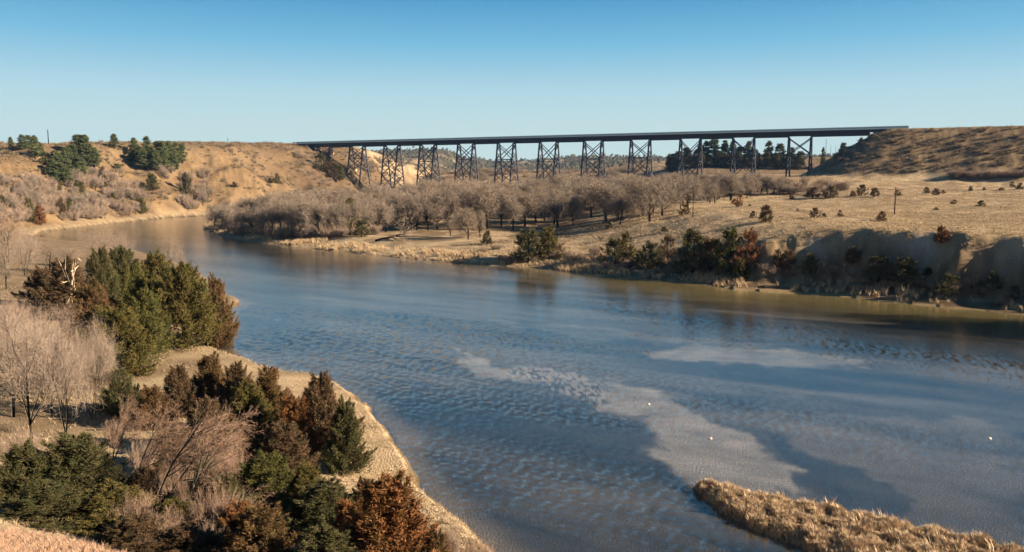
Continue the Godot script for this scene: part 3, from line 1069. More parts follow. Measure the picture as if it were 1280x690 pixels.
func build_far_woods() -> void:
	rng.seed = 902
	var spots := []
	var tries := 0
	while spots.size() < 6500 and tries < 90000:
		tries += 1
		var d := 900.0 * pow(3.2, rng.randf())
		var x := rnd(-0.3, 0.5) * d
		if noise_a.get_noise_2d(x * 0.8, d * 0.5) + 0.12 + sm((d - 1300.0) / 500.0) * 0.35 < 0.05: continue
		var tall := rnd(3, 7)
		spots.append([Vector3(x, height(x, d), -d), tall * 1.1, tall, Color(1, 1, 1).lerp(Color(1.6, 1.4, 1.2), rng.randf())])
	rng.seed = 903
	var m := Bits.new()
	for i in 90:
		var a := any_dir()
		a.y = absf(a.y)
		var p := Vector3(a.x * 0.33, 0.12 + a.y * 0.75, a.z * 0.33)
		var s := any_dir() * 0.16
		m.tri(p - s, p + s.cross(a) * 1.2, p + s + a * 0.1, Color(0.085, 0.088, 0.07) * rnd(0.7, 1.3))
	scatter("distant_woods", "dark woods covering the far blue hills", "woods", mesh_of(m), M.pine, spots)

# ---------------------------------------------------------------- trees
const TOPLINE := [[262, 252], [280, 244], [300, 238], [320, 236], [360, 233], [400, 234], [440, 233], [455, 229], [490, 229], [510, 226], [530, 221], [550, 217], [570, 219], [600, 222], [640, 225], [665, 221], [700, 216], [730, 217], [760, 220], [780, 217], [820, 217], [845, 214], [870, 214], [890, 222], [905, 214], [940, 211], [975, 219], [1000, 228]]
const FRONT := [[262, 285], [300, 293], [350, 297], [400, 297], [440, 294], [500, 290], [600, 287], [650, 286], [700, 284], [780, 280], [830, 273], [870, 260], [900, 253], [960, 246], [1000, 243]]

func line_at(a: Array, px: float) -> float:
	for i in a.size() - 1:
		if px <= a[i + 1][0]:
			return lerpf(a[i][1], a[i + 1][1], clampf((px - a[i][0]) / float(a[i + 1][0] - a[i][0]), 0, 1))
	return a[-1][1]

func make_tree_meshes() -> void:
	var olive := Color(1, 1, 1)
	for i in 5:
		cedar_mesh.append(cedar(100 + i, 42, 26, 0.24 + 0.05 * (i % 3), 0.6 + 0.15 * (i % 2), 0.1, Color(0.75, 0.8, 0.75), Color(1.25, 1.15, 1.1)))
	for i in 6:
		cedar_near_mesh.append(cedar(140 + i, 104, 100, 0.25 + 0.03 * (i % 3), [0.75, 0.62, 0.9][i % 3], 0.046, Color(0.65, 0.78, 0.7), Color(1.35, 1.2, 1.15)))
	for i in 4: pine_mesh.append(pine(200 + i, 0.2 + 0.03 * (i % 2)))
	for i in 7: bare_mesh.append(bare_tree(300 + i, {}))
	for i in 4: bare_near_mesh.append(bare_tree(340 + i, {"kids": [9, 7, 5, 4], "thin": 0.0007, "sprigs": 2, "girth": 0.016, "stems": 1 + i % 3, "trunk": 0.6, "angle": [0.4, 1.0], "up": 0.07, "wander": 0.22, "bark": Color(0.3, 0.265, 0.23), "bark2": Color(0.5, 0.45, 0.39), "twig": Color(0.12, 0.096, 0.08), "twig2": Color(0.24, 0.2, 0.17)}))
	for i in 3: lean_mesh.append(bare_tree(360 + i, {"kids": [8, 6, 5, 4], "thin": 0.0008, "girth": 0.017, "stems": 2, "trunk": 0.95, "start": [0.45, 0.25, 0.15, 0.1], "angle": [0.3, 0.9], "up": 0.05, "ratio": [0.35, 0.6], "lean": Vector3(1.0, 0, 0.15), "bark": Color(0.42, 0.37, 0.32), "bark2": Color(0.62, 0.56, 0.49), "twig": Color(0.15, 0.105, 0.082), "twig2": Color(0.27, 0.2, 0.16)}))
	for i in 3: shrub_near_mesh.append(shrub(420 + i, 110, Color(0.13, 0.1, 0.08), Color(0.24, 0.185, 0.15), 0.4))
	for i in 4: shrub_mesh.append(shrub(400 + i, 42, Color(0.15, 0.115, 0.09), Color(0.23, 0.18, 0.145)))

func half_width(pair: Array) -> float:
	var b: AABB = pair[1].get_aabb()
	return 0.25 * (b.size.x + b.size.z)

# things of a crowd told apart by their row (from the water up) and their place in it (from the bend side)
func label_rows(list: Array, rows: Array, text: String) -> void:
	list.sort_custom(func(p, q): return p.position.z > q.position.z)
	var per := ceili(list.size() / float(rows.size()))
	for r in rows.size():
		var row := list.slice(r * per, mini((r + 1) * per, list.size()))
		row.sort_custom(func(p, q): return p.position.x / -p.position.z < q.position.x / -q.position.z)
		for i in row.size(): row[i].set_meta("label", text % [ORD[i % 36], rows[r]])

func build_grove() -> void:
	var crowd := {}
	rng.seed = 610
	var placed := []
	var rows := []
	# trees that stand clear at the grove's front, by column, foot row, top row and crown width
	var solo := [[585, 299, 252, 48], [563, 295, 262, 26], [600, 297, 260, 26], [697, 284, 231, 64], [775, 281, 240, 50], [812, 277, 221, 62], [860, 262, 214, 62], [716, 283, 240, 34], [641, 288, 236, 40]]
	for i in solo.size():
		var s: Array = solo[i]
		var words: Array = ["small round bare tree standing alone on the sand before the grove", "little bare sapling left of the small round tree before the grove", "thin bare tree right of the small round tree before the grove", "broad spreading bare tree at the front of the grove, above the shore cedar", "dense round bare tree where the meadow meets the grove", "tall broad bare tree at the grove's meadow end", "big round bare tree at the corner of the meadow, last of the grove", "slender bare tree beside the broad spreading tree at the grove front", "upright bare tree between the sand clearing and the broad spreading tree"]
		var pair: Array = bare_mesh[i % bare_mesh.size()]
		var o := plant_seen("bare_tree", words[i], "tree", s[0], s[1], s[2], pair, half_width(pair), s[3], M.twig_pale if i < 3 else M.twig, "bare trees of the wooded point")
		placed.append(Vector2(o.position.x, -o.position.z))
	# the front edge
	var px := 268.0
	var front := 0
	while px < 560.0:
		var foot := line_at(FRONT, px) - rnd(0.5, 3.0)
		var g := on_ground(px, foot)
		var p := Vector2(g.x, -g.z)
		if look_up(0, p.x, p.y) > 2.5:
			var tall := minf(17.0, (height_seen(line_at(TOPLINE, px) + rnd(6, 18), p.y) - g.y))
			plant("bare_tree", "bare grey tree, %s along the front edge of the wooded point from its tip" % ORD[front], "tree", g, pick(bare_mesh), tall, tall * rnd(0.75, 1.0), pick([M.twig, M.twig, M.twig]), "bare trees of the wooded point")
			front += 1
			placed.append(p)
		px += rnd(10, 15)
	# the rest of the grove
	var tries := 0
	var made := 0
	while made < 265 and tries < 20000:
		tries += 1
		var x := rnd(-135, 165)
		var d := rnd(235, 500)
		var q := 640.0 + F * x / d
		if q < 264 or q > 1000 or (q < 600 and rng.randf() < 0.55): continue
		if look_up(0, x, d) < 3.0: continue
		var h := height(x, d)
		var foot := 222.0 + (EYE - h) * F / d
		if foot > line_at(FRONT, q) - 1.0 or h > 21.0: continue
		var ok := true
		for p in placed:
			if p.distance_to(Vector2(x, d)) < (6.5 if q < 600 else 6.2):
				ok = false
				break
		if not ok: continue
		placed.append(Vector2(x, d))
		var tall := minf(rnd(12.5, 18.0), height_seen(line_at(TOPLINE, q) + rnd(-4.0, 9.0), d) - h)
		if tall < 6.0: continue
		var where := "near the tip of the wooded point" if q < 400 else ("in the middle of the wooded point" if q < 620 else ("beside the meadow" if q < 830 else "below the last towers of the bridge"))
		if not crowd.has(where): crowd[where] = []
		crowd[where].append(plant("bare_tree", "bare grey tree crowded among others %s" % where, "tree", Vector3(x, h, -d), pick(bare_mesh), tall, tall * rnd(0.85, 1.3), pick([M.twig, M.twig, M.twig, M.twig_pale, M.twig_pale]), "bare trees crowded %s" % where))
		made += 1
	for where in crowd: label_rows(crowd[where], ["front", "second", "third", "back"], "bare tree, %s from the bend, %s row " + where)
	for i in 24:
		var q := lerpf(880, 1000, i / 24.0) + rnd(-4, 4)
		var foot := line_at(FRONT, q) - rnd(0, 9)
		plant_seen("bare_tree", "low bare tree, %s in the thicket between meadow and bridge" % ORD[i], "tree", q, foot, line_at(TOPLINE, q) + rnd(0, 14), bare_mesh[i % bare_mesh.size()], half_width(bare_mesh[i % bare_mesh.size()]), rnd(26, 42), pick([M.twig, M.twig]), "thicket between meadow and bridge")
	print("grove ", made, " front ", front)
	# undergrowth along the point's shore
	px = 268.0
	var n := 0
	while px < 470.0:
		var foot := line_at(FRONT, px) + rnd(-1.0, 1.5)
		var g := on_ground(px, foot)
		if look_up(0, g.x, -g.z) > 1.0:
			var tall := rnd(2.2, 4.5)
			plant("shrub", "leafless shrub, %s in the undergrowth along the wooded point's shore" % ORD[n % 36], "shrub", g, pick(shrub_mesh), tall, tall * 1.1, M.twig, "undergrowth along the wooded point", -1.0, "foliage", "stem")
			n += 1
		px += rnd(7, 12)
	# cedars in and before the grove
	for a in [["cedar_tree", "olive cedar among the bare trees near the point's shore", 437, 293, 245, 26, "olive"], ["cedar_tree", "dark small cedar behind the fallen tree", 513, 285, 262, 22, "deep"], ["cedar_tree", "small dark cedar on the sand clearing's edge", 609, 306, 287, 16, "deep"], ["cedar_tree", "big dark cedar at the water's edge, left of its twin", 660, 328, 284, 44, "deep"], ["cedar_tree", "olive cedar pressed against the big dark shore cedar", 685, 324, 282, 38, "olive"], ["cedar_tree", "low dark cedar in the shadows of the wooded point's shore", 452, 296, 274, 24, "deep"], ["cedar_tree", "little brown cedar beneath the trees by the meadow", 761, 285, 277, 10, "bronze"], ["cedar_tree", "brown cedar beside the pole at the meadow corner", 856, 268, 254, 14, "bronze"]]:
		var pair: Array = cedar_mesh[(int(a[2]) * 7) % cedar_mesh.size()]
		plant_seen(a[0], a[1], "tree", a[2], a[3], a[4], pair, half_width(pair) * 0.82, a[5], M["cedar_" + a[6]], "cedars of the far shore")

func build_far_bank() -> void:
	rng.seed = 620
	# cedars along the cut bank: column, foot, top, width, tone, words
	for a in [[768, 330, 297, 36, "deep", "dark round cedar low on the cut bank, nearest the big shore cedar"], [782, 322, 288, 28, "olive", "pointed olive cedar rising over the cut bank's rim"],
		[812, 336, 300, 40, "deep", "dark cedar in the shade of the cut bank beside a pointed olive one"], [834, 322, 292, 24, "brown", "brown cedar on the rim above the shaded cedars"], [866, 340, 283, 52, "deep", "tall dark cedar with a sunlit top on the cut bank"],
		[888, 342, 296, 40, "bronze", "bronze cedar in the middle of the cedar clump on the cut bank"], [912, 345, 281, 52, "green", "tallest green cedar of the clump on the cut bank"], [934, 338, 283, 34, "rust", "rusty cedar at the meadow end of the clump"],
		[925, 350, 322, 22, "olive", "small sunlit olive cedar at the foot of the clump"], [985, 338, 311, 24, "brown", "brown cedar alone on the slope between two clumps"], [1013, 344, 315, 22, "olive", "olive cedar by the sunlit reeds at the bank's foot"],
		[972, 334, 310, 16, "brown", "small brown cedar next to the lone brown one"], [1066, 330, 307, 24, "bronze", "bronze cedar halfway up the pale shaded bluff"], [1098, 352, 318, 40, "deep", "black-green cedar at the foot of the bluff, first of a pair"],
		[1130, 354, 320, 40, "deep", "black-green cedar at the foot of the bluff, second of a pair"], [1184, 368, 340, 32, "deep", "round dark cedar near the water under the bluff"], [1241, 362, 338, 20, "deep", "dark cedar high on the shaded bluff, furthest upstream"],
		[1226, 366, 350, 16, "deep", "small dark cedar near the furthest upstream one"], [1269, 374, 355, 16, "deep", "small dark cedar at the bluff's foot by the frame's edge"], [1176, 303, 281, 20, "rust", "rusty shrub-like cedar on the bluff's sunlit rim"],
		[1160, 345, 334, 14, "deep", "little dark cedar between the pair and the round one"]]:
		var pair: Array = cedar_mesh[(int(a[0]) * 3) % cedar_mesh.size()]
		plant_seen("cedar_tree", a[5], "tree", a[0], a[1], a[2], pair, half_width(pair) * 0.82, a[3], M["cedar_" + a[4]], "cedars on the cut bank")
	for i in 22:
		var px := lerpf(1030, 1285, i / 22.0) + rnd(-4, 4)
		var foot := lerpf(362, 388, (px - 1030) / 255.0) - rnd(2, 22)
		var pair: Array = shrub_mesh[i % 4]
		plant_seen("shrub", "twiggy bush, %s along the foot of the shaded bluff" % ORD[i], "shrub", px, foot, foot - rnd(7, 14), pair, half_width(pair), rnd(16, 28), M.twig, "bushes along the foot of the bluff")
	# tall trees on the bank upstream, past the frame; their shadows lie on the water
	for i in 7:
		var p: Vector2 = [Vector2(115, 87), Vector2(120, 84), Vector2(125, 80), Vector2(119, 91), Vector2(124, 88), Vector2(130, 84), Vector2(128, 77)][i]
		var o := plant("pine_tree", "tall pine upstream on the high bank, %s past the frame's edge" % ORD[i], "tree", Vector3(p.x, height(p.x, p.y), -p.y), pine_mesh[i % 4], 20.0 + i % 3 * 2.0, 26.0, M.pine, "pines upstream on the high bank")
	# small cedars dotted over the meadow
	var spots := [[957, 278, 255, 21, "brown"], [941, 273, 263, 9, "brown"], [997, 264, 260, 4, "brown"], [1018, 273, 259, 14, "brown"], [1030, 272, 266, 7, "deep"], [1050, 271, 262, 8, "brown"], [1102, 277, 263, 13, "bronze"], [1016, 248, 233, 20, "brown"], [1038, 248, 231, 21, "brown"], [1066, 246, 238, 10, "rust"], [1077, 245, 230, 15, "brown"], [1093, 246, 234, 14, "brown"], [1122, 245, 236, 9, "brown"], [1158, 242, 233, 9, "brown"], [1170, 244, 235, 12, "brown"], [1179, 242, 237, 6, "brown"], [1192, 255, 249, 8, "brown"], [1226, 259, 250, 12, "green"], [1170, 263, 259, 7, "brown"], [1213, 239, 232, 6, "brown"], [1230, 238, 234, 5, "brown"], [1252, 238, 234, 8, "rust"], [1265, 234, 226, 7, "deep"], [1275, 237, 228, 9, "deep"], [924, 259, 240, 9, "rust"], [918, 256, 248, 10, "rust"], [937, 258, 255, 5, "deep"], [830, 290, 283, 10, "deep"], [989, 249, 240, 6, "rust"]]
	spots.sort_custom(func(p, q): return p[0] < q[0])
	for i in spots.size():
		var a: Array = spots[i]
		var pair: Array = cedar_mesh[i % cedar_mesh.size()]
		var size := "tiny" if a[1] - a[2] < 8 else ("small" if a[1] - a[2] < 14 else "squat")
		plant_seen("cedar_tree", "%s %s cedar dotted on the meadow, %s from the grove" % [size, {"brown": "brown", "deep": "deep", "rust": "rusty", "green": "bright green", "bronze": "bronze"}[a[4]], ORD[i]], "tree", a[0], a[1], a[2], pair, half_width(pair) * 0.82, a[3], M["cedar_" + a[4]], "cedars dotted over the meadow")
	# brush at the foot of the embankment, thicket, gully shrubs
	var n := 0
	for i in 26:
		var px := lerpf(1190, 1290, i / 26.0) + rnd(-3, 3)
		var pair: Array = shrub_mesh[i % 4]
		plant_seen("shrub", "grey shrub, %s in the thicket at the embankment's foot" % ORD[i], "shrub", px, 225 - (px - 1190) * 0.05 + rnd(-3, 1), 212 + rnd(-2, 3), pair, half_width(pair), 18, M.twig, "thicket at the foot of the embankment")
	for i in 14:
		var px := lerpf(985, 1060, i / 14.0) + rnd(-2, 2)
		var pair: Array = shrub_mesh[i % 4]
		var foot := rnd(232, 245)
		plant_seen("shrub", "leafless shrub, %s in the brush under the bridge's last tower" % ORD[i], "shrub", px, foot, foot - rnd(8, 16), pair, half_width(pair), rnd(14, 22), pick([M.twig, M.twig_pink]), "brush under the bridge's last tower")
	for i in 34:
		var px := lerpf(610, 870, i / 34.0) + rnd(-4, 4)
		var foot := lerpf(330, 351, (px - 610) / 260.0) - rnd(3, 22)
		var pair: Array = shrub_mesh[i % 4]
		plant_seen("shrub", "dark leafless bush, %s along the shaded shore past the sand clearing" % ORD[i], "shrub", px, foot, foot - rnd(7, 13), pair, half_width(pair), rnd(16, 28), M.twig, "dark bushes along the shaded shore")
	# pale leafless shrubs on the cut bank and reeds' neighbours
	for i in 16:
		var px := lerpf(700, 1010, i / 16.0) + rnd(-6, 6)
		var foot := lerpf(328, 352, (px - 700) / 310.0) - rnd(0, 16)
		var pair: Array = shrub_mesh[i % 4]
		plant_seen("shrub", "leafless shrub, %s among the cedars on the cut bank" % ORD[i], "shrub", px, foot, foot - rnd(7, 14), pair, half_width(pair), rnd(14, 26), pick([M.twig, M.twig]), "leafless shrubs on the cut bank")

func build_bluff_trees() -> void:
	rng.seed = 630
	var pines := [[28, 188, 168, 14], [36, 187, 168, 12], [14, 186, 171, 8], [44, 200, 169, 16], [50, 196, 178, 12], [98, 190, 167, 18], [106, 192, 168, 18], [84, 205, 183, 18], [92, 204, 180, 18], [110, 207, 178, 20], [118, 210, 184, 18], [70, 212, 188, 22], [80, 218, 190, 22], [96, 218, 195, 22], [102, 222, 196, 18], [66, 222, 198, 18], [76, 230, 203, 22], [58, 205, 190, 14], [143, 186, 167, 13], [168, 197, 172, 14], [184, 194, 170, 14], [198, 200, 175, 16], [205, 208, 176, 16], [212, 204, 176, 15], [220, 208, 177, 15], [228, 204, 178, 12], [175, 205, 182, 15], [182, 212, 187, 16], [190, 210, 182, 14], [196, 213, 186, 14], [165, 203, 188, 12], [206, 214, 190, 14], [218, 214, 192, 12], [146, 212, 204, 10], [86, 232, 210, 16]]
	for i in pines.size():
		var a: Array = pines[i]
		var pair: Array = pine_mesh[i % 4]
		var where := "at the bluff's far end" if a[0] < 60 else ("on the spur above the bend" if a[0] < 130 else "in the tight stand on the rim")
		plant_seen("pine_tree", "green pine %s, %s pine of the bluffs" % [where, ORD[i]], "tree", a[0], a[1], a[2], pair, half_width(pair), a[3] * 1.25, M.pine, "pines on the bluffs")
	# the near side of the bend's brush: leafless shrubs and dark cedars up the slopes
	var n := 0
	var crowd := [[], [], []]
	var px := 2.0
	while px < 262.0:
		for k in 6:
			var q := px + rnd(-4, 4)
			var base := lerpf(281, 264, clampf((q - 50) / 210.0, 0, 1)) - 2.0
			var foot := base - pow(rng.randf(), 1.3) * 50.0
			if q > 150 and q < 182 and foot < 235: continue
			if q > 182 and q < 225 and foot > 228: continue
			if q > 120 and q < 165 and foot < 222: continue
			var g := on_ground(q, foot)
			if look_up(0, g.x, -g.z) < 3.0 or -g.z > 640.0: continue
			var tall := rnd(3.0, 7.0)
			if rng.randf() < 0.55:
				crowd[0].append(plant("shrub", "grey leafless brush on the slopes of the bluffs", "shrub", g, pick(shrub_mesh), tall, tall * 0.9, pick([M.twig, M.twig, M.twig]), "leafless brush on the bluffs", -1.0, "foliage", "stem"))
			elif rng.randf() < 0.65:
				crowd[1].append(plant("bare_tree", "small grey leafless tree on the slopes of the bluffs", "tree", g, pick(bare_mesh), tall * 1.3, tall * 1.2, pick([M.twig, M.twig]), "leafless trees on the bluffs"))
			else:
				crowd[2].append(plant("cedar_tree", "dark cedar scattered on the slopes of the bluffs", "tree", g, pick(cedar_mesh), tall, tall * 1.1, pick([M.cedar_deep, M.cedar_green, M.cedar_brown]), "cedars scattered on the bluffs"))
			n += 1
		px += 7.0
	var bands := ["lowest", "lower", "upper", "highest"]
	label_rows(crowd[0], bands, "leafless bush, %s from the frame's edge on the bluffs' %s slope")
	label_rows(crowd[1], bands, "small leafless tree, %s from the frame's edge on the bluffs' %s slope")
	label_rows(crowd[2], bands, "dark cedar, %s from the frame's edge on the bluffs' %s slope")
	for a in [[50, 281, 255, 18, "rust", "reddish cedar near the waterline of the bend"], [36, 278, 245, 20, "deep", "dark cedar behind the reddish one at the bend"], [128, 222, 207, 15, "brown", "brown cedar on the bare flank below the pine stand"], [190, 238, 216, 20, "deep", "dark cedar in the gully right of the bare flank"], [233, 246, 214, 18, "deep", "dark cedar on the slope under the pine stand"], [178, 266, 246, 12, "green", "green cedar just above the beach"], [346, 228, 216, 10, "deep", "dark bush cedar on the slope by the bridge end"], [338, 229, 222, 9, "deep", "lower dark bush beside the slope's dark cedar"], [293, 234, 227, 9, "brown", "brown bush in the bare slope near the bridge"], [402, 214, 190, 22, "deep", "dark cedar beneath the first tower"], [415, 222, 200, 24, "brown", "brown cedar below the first tower's foot"], [424, 226, 205, 20, "deep", "dark cedar between the first two towers"]]:
		var pair: Array = cedar_mesh[int(a[0]) % cedar_mesh.size()]
		plant_seen("cedar_tree", a[5], "tree", a[0], a[1], a[2], pair, half_width(pair) * 0.82, a[3], M["cedar_" + a[4]], "cedars on the bluffs")
	# pines on the rise behind the bridge
	var behind := [[838, 205, 192, 12], [846, 206, 188, 14], [855, 205, 184, 16], [872, 205, 180, 16], [880, 204, 176, 14], [889, 205, 172, 16], [902, 204, 175, 13], [912, 205, 177, 14], [897, 205, 190, 16], [922, 205, 182, 16], [932, 204, 176, 12], [940, 204, 186, 15], [957, 203, 176, 13], [971, 204, 178, 14], [963, 205, 192, 16], [985, 204, 184, 13], [978, 205, 193, 14], [996, 202, 188, 12], [1049, 200, 178, 14], [1056, 200, 184, 14], [1024, 194, 184, 6]]
	for i in behind.size():
		var a: Array = behind[i]
		var pair: Array = pine_mesh[i % 4]
		plant_seen("pine_tree", "dark pine on the rise behind the bridge, %s from its wooded end" % ORD[i], "tree", a[0], a[1], a[2], pair, half_width(pair), a[3] * 1.45, M.pine, "pines on the rise behind the bridge", 640.0 - (a[0] - 838) * 0.35)
	for i in 26:
		var col := lerpf(832, 1000, i / 26.0) + rnd(-3, 3)
		var pair: Array = cedar_mesh[i % cedar_mesh.size()]
		plant_seen("cedar_tree", "low green tree, %s along the rise behind the bridge" % ORD[i], "tree", col, 205, rnd(188, 198), pair, half_width(pair), rnd(12, 18), pick([M.cedar_green, M.cedar_deep, M.cedar_olive]), "low trees on the rise behind the bridge", 625.0 - (col - 838) * 0.35)
	for i in 6:
		var a: Array = [[1070, 197, 172, 16], [1076, 190, 174, 14], [1084, 184, 170, 14], [1062, 200, 183, 14], [1098, 176, 167, 12], [1050, 208, 192, 14]][i]
		var pair: Array = pine_mesh[i % 4]
		plant_seen("pine_tree", "dark pine tucked behind the embankment's shaded end, %s up the slope" % ORD[i], "tree", a[0], a[1], a[2], pair, half_width(pair), a[3], M.pine, "pines behind the embankment", 462.0 - i * 2)

func foot_depth(py: float) -> float:
	return on_level(640, py, 1.3).y

func build_near_bank() -> void:
	rng.seed = 640
	# column, foot row, top row, width, tone, words
	var list := [
		[268, 419, 337, 46, "bronze", "dark bronze cedar at the water's edge, last of the tall clump"],
		[226, 427, 318, 84, "olive", "large olive cedar beside the sandy ledge"],
		[194, 400, 305, 66, "olive", "tall olive cedar just behind the large one on the ledge"],
		[163, 424, 322, 60, "green", "yellow-green cedar between the large olive cedar and the bare trees"],
		[140, 470, 372, 92, "olive", "wide low olive cedar facing the sandy clearing"],
		[124, 388, 303, 62, "deep", "dark cedar behind the bleached dead branch"],
		[82, 395, 316, 78, "brown", "brown cedar with bare branches next to the bleached dead branch"],
		[150, 372, 302, 56, "deep", "dark cedar hidden behind the tall clump's middle"],
		[178, 440, 352, 56, "green", "bright olive cedar low in front of the tall clump"],
		[50, 380, 330, 50, "brown", "brown cedar behind the tall bare trees by the frame's edge"],
		[110, 430, 345, 70, "bronze", "bronze cedar between the bare trees and the wide olive cedar"],
		[215, 520, 452, 62, "brown", "brown cedar at the clearing's near edge"],
		[255, 512, 437, 62, "bronze", "bronze cedar at the top of the reddish clump"],
		[290, 520, 446, 48, "brown", "brown cedar next to the top of the reddish clump"],
		[330, 530, 450, 58, "bronze", "bronze cedar near the sandy shore strip"],
		[300, 548, 470, 70, "olive", "olive cedar in the middle of the reddish clump"],
		[362, 566, 487, 62, "rust", "rusty cedar before the round dark one"],
		[396, 560, 458, 84, "brown", "broad brown cedar at the shore end of the reddish clump"],
		[427, 577, 492, 58, "deep", "round dark green cedar standing free on the sand"],
		[345, 600, 520, 80, "brown", "brown cedar low in the reddish clump"],
		[250, 570, 490, 70, "brown", "brown cedar behind the leaning pale saplings"],
		[180, 535, 478, 56, "bronze", "bronze cedar beside the leaning saplings' feet"],
		[322, 640, 560, 84, "green", "bright green cedar above the orange cedar"],
		[270, 660, 590, 80, "deep", "dark cedar in the shade under the leaning saplings"],
		[395, 660, 596, 110, "deep", "shaded dark cedar behind the orange one"],
		[75, 640, 535, 120, "deep", "large dark green cedar under the tall bare trees"],
		[12, 655, 545, 90, "deep", "dark cedar at the frame's lower corner"],
		[120, 690, 600, 120, "olive", "olive cedar at the foot of the near slope"],
		[35, 700, 600, 110, "deep", "dark cedar just over the pink grass"],
		[430, 700, 618, 100, "rust", "reddish cedar leaning against the orange one"],
		[478, 742, 582, 150, "rust", "large orange-brown cedar above the sandy shore"],
		[312, 748, 622, 104, "bronze", "orange-olive cedar at the lower edge, left of the large orange one"],
		[215, 735, 650, 90, "brown", "low brown cedar at the lower edge"],
		[395, 770, 650, 120, "deep", "dark low cedar between the two orange ones"],
		[165, 640, 580, 60, "brown", "brown cedar under the first leaning sapling"],
		[235, 625, 560, 60, "deep", "dark cedar right under the leaning saplings' crowns"],
		[205, 690, 620, 80, "olive", "olive cedar in front of the leaning saplings' feet"],
		[150, 735, 640, 90, "brown", "brown cedar at the lower edge beside the pink grass"],
		[285, 700, 620, 70, "rust", "rusty small cedar behind the orange-olive one"],
		[60, 590, 560, 40, "deep", "low dark cedar in the shadow of the tall bare trees"],
		[450, 650, 592, 50, "bronze", "bronze cedar just behind the large orange one's tip"],
		[375, 640, 575, 70, "olive", "olive cedar between the round dark one and the shaded ones"],
		[300, 600, 540, 60, "bronze", "bronze cedar facing the leaning saplings' tips"],
		[200, 590, 530, 60, "brown", "brown cedar seen through the leaning saplings"],
		[140, 520, 455, 50, "deep", "dark cedar casting its shadow on the clearing"],
		[540, 735, 655, 60, "bronze", "small bronze cedar beside the large orange one on the shore"],
	]
	for i in list.size():
		var a: Array = list[i]
		var pair: Array = cedar_near_mesh[i % cedar_near_mesh.size()]
		plant_seen("cedar_tree", a[5], "tree", a[0], 0, a[2], pair, half_width(pair) * 0.78, a[3], M["cedar_" + a[4]], "cedars of the near bank", foot_depth(a[1]))
	# tall bare trees by the frame's edge, and the pinkish ones behind the clump
	var bare := [[22, 560, 348, 105, "tall pale bare tree with two white stems at the frame's edge", "twig"], [68, 548, 368, 95, "tall bare tree next to the white-stemmed one", "twig"], [104, 522, 380, 80, "bare tree leaning over the wide olive cedar", "twig"], [2, 520, 360, 100, "bare tree cut by the frame's edge", "twig"], [40, 500, 390, 80, "bare tree behind the white-stemmed one", "twig"],
		[122, 345, 277, 60, "pinkish bare tree rising behind the tall cedars", "twig_pink"], [150, 340, 283, 40, "smaller pinkish bare tree behind the tall cedars", "twig_pink"], [210, 345, 289, 26, "pale pink bare tree over the river behind the cedars", "twig_pink"], [226, 350, 296, 20, "small pink bare tree beside the pale pink one over the river", "twig_pink"], [10, 330, 250, 60, "pale bare tree by the frame's edge under the bluffs", "twig_pink"], [30, 345, 280, 44, "bare tree at the foot of the bluffs near the frame's edge", "twig"], [60, 340, 296, 44, "low bare tree between the cedars and the bend", "twig_pink"], [4, 360, 290, 40, "bare tree beside the frame's edge above the clump", "twig"], [88, 332, 300, 40, "little bare tree on the bend's shore", "twig_pink"], [14, 505, 372, 80, "grey bare tree half hidden behind the one cut by the frame", "twig"], [50, 520, 388, 76, "grey bare tree between the two tall ones", "twig"], [86, 500, 392, 66, "grey bare tree before the bronze cedar", "twig_pink"], [30, 465, 362, 80, "pinkish bare tree behind the tall pair", "twig_pink"], [114, 492, 404, 50, "small grey bare tree touching the wide olive cedar", "twig"], [70, 450, 372, 60, "grey bare tree below the brown cedar", "twig_pink"]]
	for i in bare.size():
		var a: Array = bare[i]
		var pair: Array = bare_near_mesh[i % 4]
		plant_seen("bare_tree", a[4], "tree", a[0], 0, a[2], pair, half_width(pair) * 0.85, a[3], M[a[5]], "bare trees of the near bank", foot_depth(a[1]))
	# pale saplings leaning towards the river
	var lean := [[136, 628, 480, 90, "pale sapling with pink twigs leaning toward the river, furthest up the bank"], [165, 650, 492, 110, "leaning pale sapling clump in the middle of three"], [200, 668, 505, 110, "leaning pale sapling clump nearest the river"], [120, 585, 470, 60, "thin leaning sapling at the clearing's edge"]]
	for i in lean.size():
		var a: Array = lean[i]
		var pair: Array = lean_mesh[i % 3]
		var o := plant_seen("leaning_sapling", a[4], "tree", a[0], 0, a[2], pair, half_width(pair), a[3], M.twig_pink, "leaning saplings on the near bank", foot_depth(a[1]), rnd(-0.25, 0.2) + TAU)
	# leafless bushes under them
	var bushes := [[150, 690, 610], [190, 700, 630], [225, 690, 625], [120, 640, 590], [175, 730, 650], [240, 720, 650], [95, 600, 545], [10, 600, 530], [60, 575, 540], [130, 560, 520], [205, 640, 570], [280, 610, 555], [590, 720, 668], [560, 690, 650], [605, 715, 675], [255, 690, 600], [90, 480, 440], [60, 470, 430], [20, 450, 400], [110, 470, 420], [10, 420, 370], [165, 600, 545]]
	var near_rank := []
	for b in bushes: near_rank.append(b[0] * 1000 + b[1])
	near_rank.sort()
	for i in bushes.size():
		var a: Array = bushes[i]
		var pair: Array = shrub_near_mesh[i % 3]
		plant_seen("shrub", "leafless twiggy bush, %s in from the frame's edge in the near undergrowth" % ORD[near_rank.find(a[0] * 1000 + a[1])], "shrub", a[0], 0, a[2], pair, half_width(pair), (a[1] - a[2]) * 0.9, pick([M.twig_pink, M.twig, M.twig_pink]), "leafless bushes of the near bank", foot_depth(a[1]))
	# bleached dead branch
	rng.seed = 645
	var dead := bare_tree(391, {"kids": [6, 3], "levels": 2, "sprigs": 1, "girth": 0.03, "trunk": 0.8, "wander": 0.35, "thin": 0.008})
